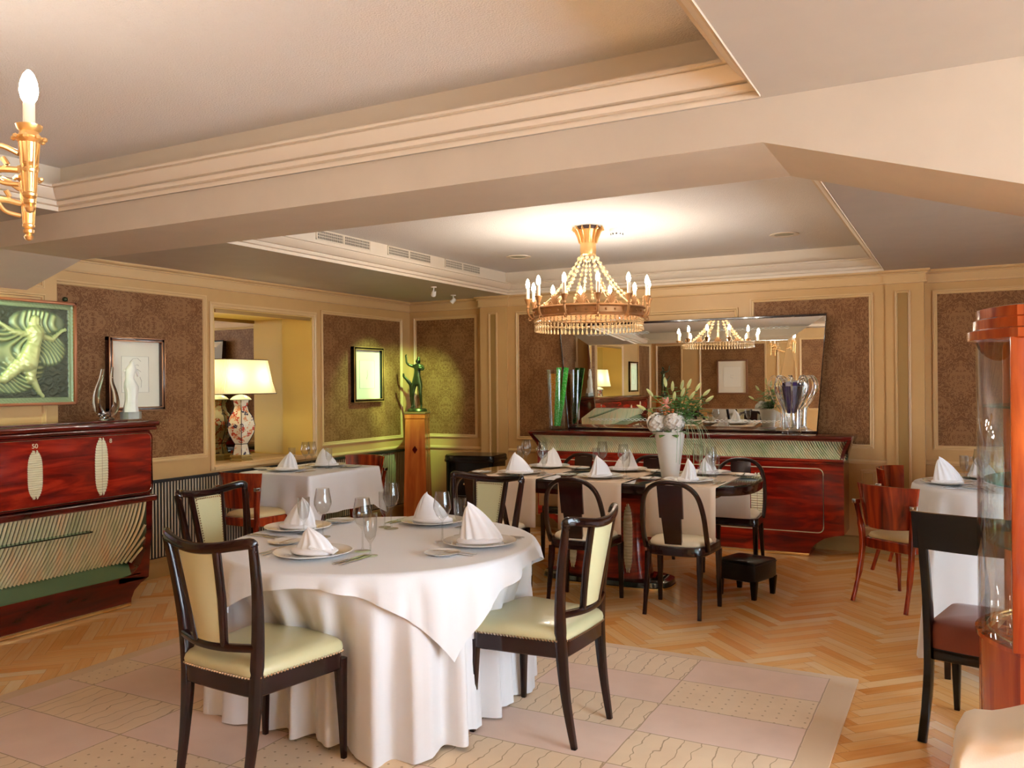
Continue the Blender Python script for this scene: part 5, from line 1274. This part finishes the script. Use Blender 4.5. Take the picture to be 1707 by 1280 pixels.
# ================================================================== FLOWERS
def bouquet():
    t = thing('flower_arrangement', 'white pot of hydrangeas, lilies and trailing grass on the long table', 'flowers', (-1.90, 6.06, LTZ+.0012))
    p = MB(); p.lathe([(.0005, 0), (.062, 0), (.066, .02), (.112, .33), (.116, .335), (.110, .335), (.104, .31), (.0005, .30)], 32, caps=False); p.build('pot', simple('white_pot', (.82, .78, .72), .5), t)
    rnd = random.Random(5)
    for k, (x, y, z_) in enumerate(((-.075, -.055, .395), (.055, -.07, .405))):
        h = MB()
        for i in range(90):
            a = i*2.399963; q = 1-2*(i+.5)/90; s_ = math.sqrt(1-q*q); d = Vector((s_*cos(a), s_*sin(a), q)); c = Vector((x, y, z_))+d*(.058+rnd.random()*.018)
            r0 = Vector((-sin(a), cos(a), 0)); r1 = d.cross(r0)
            for m_ in range(4):
                an = m_*pi/2+rnd.random()*.5; e = (r0*cos(an)+r1*sin(an)); f_ = (r0*-sin(an)+r1*cos(an)); h.add([c, c+e*.011+f_*.010+d*.007, c+e*.022+d*.004, c+e*.011-f_*.010+d*.007], [(0, 1, 2, 3)])
        h.ball((x, y, z_), .052, 12); h.build('hydrangea', petal, t, sharp=20)
    fol = MB()
    def leaf(mb, a, b, w, bend=.02):
        a, b = Vector(a), Vector(b); d = b-a; s_ = d.cross(Vector((0, 0, 1))); s_ = s_.normalized()*w if s_.length > 1e-4 else Vector((w, 0, 0)); pts = []
        for i in range(6):
            u = i/5; c = a+d*u-Vector((0, 0, bend*u*u)); ww = sin(pi*min(.999, u*.95+.03)); pts += [c-s_*ww, c+Vector((0, 0, .004)), c+s_*ww]
        mb.add(pts, [(i*3+j, i*3+j+1, i*3+j+4, i*3+j+3) for i in range(5) for j in range(2)])
    for i in range(14):
        a = 2*pi*i/14; leaf(fol, (.04*cos(a), .04*sin(a), .33), (.145*cos(a), .13*sin(a)-.01, .345+.02*sin(i*3)), .032, .03)
    stems = [((.09, .02), (-.11, -.06, .60)), ((.0, .02), (-.02, -.02, .67)), ((.03, .02), (.03, -.02, .64)), ((.05, .03), (.09, .0, .65)), ((.05, .0), (.14, -.01, .66)), ((.06, .02), (.20, .0, .64)), ((.07, .03), (.25, .02, .60)), ((.03, .0), (-.17, -.06, .50)), ((.07, .0), (.17, -.05, .58)), ((.08, .02), (.28, -.02, .56)), ((.02, .02), (.05, -.05, .57)), ((.04, .0), (.11, -.06, .60))]
    st = MB()
    for (q, e) in stems:
        p0 = Vector((q[0]*.4, q[1], .33)); p1 = Vector(e); mid = p0.lerp(p1, .5)+Vector((.02, 0, .03)); st.tube(cr([p0, mid, p1], 4), .0028, 5)
        for k in range(9):
            u = .25+.7*k/9; c = p0.lerp(p1, u)+Vector((.012, 0, .02)); a = k*2.4+q[0]*20; leaf(fol, c, c+Vector((.07*cos(a), .06*sin(a), .025)), .0075, .015)
    for i in range(170):
        a = i*2.4; c = Vector((.09+.15*cos(a)*rnd.random(), .01+.06*sin(a), .38+.21*rnd.random())); leaf(fol, c, c+Vector((.06*cos(a), .05*sin(a), .035*rnd.random())), .011, .02)
    st.build('stems', leafm, t); o = fol.build('foliage', leafm, t, sharp=50); o['kind'] = 'stuff'
    for i, (q, e) in enumerate(stems):
        d = (Vector(e)-Vector((q[0]*.4, q[1], .40))).normalized(); T = Matrix.Translation(Vector(e)-d*.01) @ d.to_track_quat('Z', 'Y').to_matrix().to_4x4()
        b = MB(T); b.lathe([(.001, 0), (.009, .010), (.013, .03), (.011, .055), (.005, .072), (.001, .078)], 8, caps=False); b.build('lily_bud', budm, t)
    op = MB()
    c = Vector((.0, -.075, .535))
    for k in range(6):
        a = k*pi/3; leaf(op, c, c+Vector((.045*cos(a), -.03, .045*sin(a)+.01)), .013, -.01)
    op.build('open_lily', pinkm, t)
    gr = MB()
    for i in range(16):
        a = -1.5+2.2*i/15+rnd.random()*.2; r_ = .10+.12*rnd.random(); top = .05+.06*rnd.random(); dz = .12+.26*rnd.random()
        p = cr([(.06, -.01, .34), (.06+r_*.5*cos(a), r_*.4*sin(a)-.02, .36+top), (.06+r_*cos(a)+.02, r_*.7*sin(a)-.02, .34), (.07+r_*1.15*cos(a), r_*.8*sin(a)-.02, .36-dz)], 5); gr.sweep(p, .004, .0012, n=4)
    o = gr.build('trailing_grass', leaf2, t); o['kind'] = 'stuff'
bouquet()

# ================================================================== BLACK CABINET, VITRINE, RUG
def bar_cabinet():
    t = thing('bar_cabinet', 'low black lacquered cabinet with rounded top by the back pilaster', 'cabinet', (-4.36, 7.40, 0), rad(8))
    def d(sx, z): return [(x*sx, y*sx, z) for x, y in poly_r([(-.28, -.22), (.28, -.22), (.28, .22), (-.28, .22)], [.16, .05, .05, .16], 8)]
    MB().rings([d(.96, .06), d(.96, .72)]).build('body', black, t, sharp=40)
    MB().rings([d(1.0, .72), d(1.02, .735), d(1.0, .75), d(1.0, .775), d(.96, .79)]).build('top_board', black, t, sharp=40)
    for x in (-.2, .2):
        for y in (-.15, .15): MB().box(x-.02, x+.02, y-.02, y+.02, 0, .07, .004).build('foot', black, t)
    for z in (.50, .28): 
        MB().lathe([(.0005, 0), (.012, .004), (.014, .012), (.006, .022)], 10, (0, 0, 0)).build('knob', chrome, t).location = (-.02, -.222, z)
    MB().box(-.2, .2, -.2155, -.211, .39, .394).build('drawer_gap', dark, t)
bar_cabinet()
def vitrine():
    t = thing('display_cabinet', 'curved glass display cabinet with orange wooden posts at the right edge', 'display cabinet', (.60, 3.52, 0))
    # plan (local): front at y=-.285, back at +.285, rounded ends
    xa = -.435; x1 = .435
    def arc(side, n=14, o=0):
        return [(side*(.435+(.115+o)*sin(pi*i/n)**.8), (-.285-o)+(.57+2*o)*i/n) for i in range(n+1)]
    def plan(o=0, n=14):
        L = arc(-1, n, o); R_ = arc(1, n, o); return L[::-1]+R_     # closed polygon, back-left to front-left then front-right to back-right
    def ring(o, z): return [(x, y, z) for x, y in plan(o)]
    MB().rings([ring(.0, .0), ring(.0, .585), ring(.012, .59), ring(.012, .605)]).build('base', cherryw, t, sharp=40)
    MB().rings([ring(.010, 1.630), ring(.03, 1.638), ring(.03, 1.668), ring(.012, 1.674), ring(.012, 1.706), ring(.0, 1.712), ring(.0, 1.745), ring(-.03, 1.75)]).build('crown', cherryw, t, sharp=40)
    for s in (-1, 1):
        for y in (-.285, .285): MB().box(s*.435-.022, s*.435+.022, y-.02, y+.02, .60, 1.64, .005).build('post', cherryw, t)
        a = arc(s); g_ = MB(); g_.grid(lambda u, v, a=a: (*a[round(u*14)], lerp(.605, 1.635, v)), 14, 1); g_.build('curved_glass', pane, t, sharp=180, solid=.004)
    f = MB()
    for (a, b, c, d) in ((-.41, -.375, .61, 1.63), (.375, .41, .61, 1.63), (-.41, .41, .61, .645), (-.41, .41, 1.595, 1.63)): f.box(a, b, -.302, -.278, c, d, .003)
    dr = f.build('door', cherryw, t); g_ = MB(); g_.box(-.375, .375, -.292, -.288, .645, 1.595); g_.build('door_glass', pane, dr)
    MB().box(-.413, -.403, -.306, -.300, .99, 1.03, .001).build('hinge', brass, dr)
    MB().box(-.41, .41, .280, .288, .605, 1.635).build('back_glass', pane, t)
    for z in (.925, 1.135, 1.40): 
        MB().rings([ring(-.02, z), ring(-.02, z+.008)]).build('glass_shelf', shelfg, t, sharp=40)
    MB().tube([(x, y, .612) for x, y in plan(-.03)], .006, 6, True).build('inner_rim', brass, t)
vitrine()
mb = MB(); mb.box(-3.66, 0, -3.5, 0, .001, .014, .006); o = mb.build('rug', rugm, None, (-.46, 4.53, 0)); tag(o, 'beige wool rug with patterned tile squares under the foreground round table', 'rug')
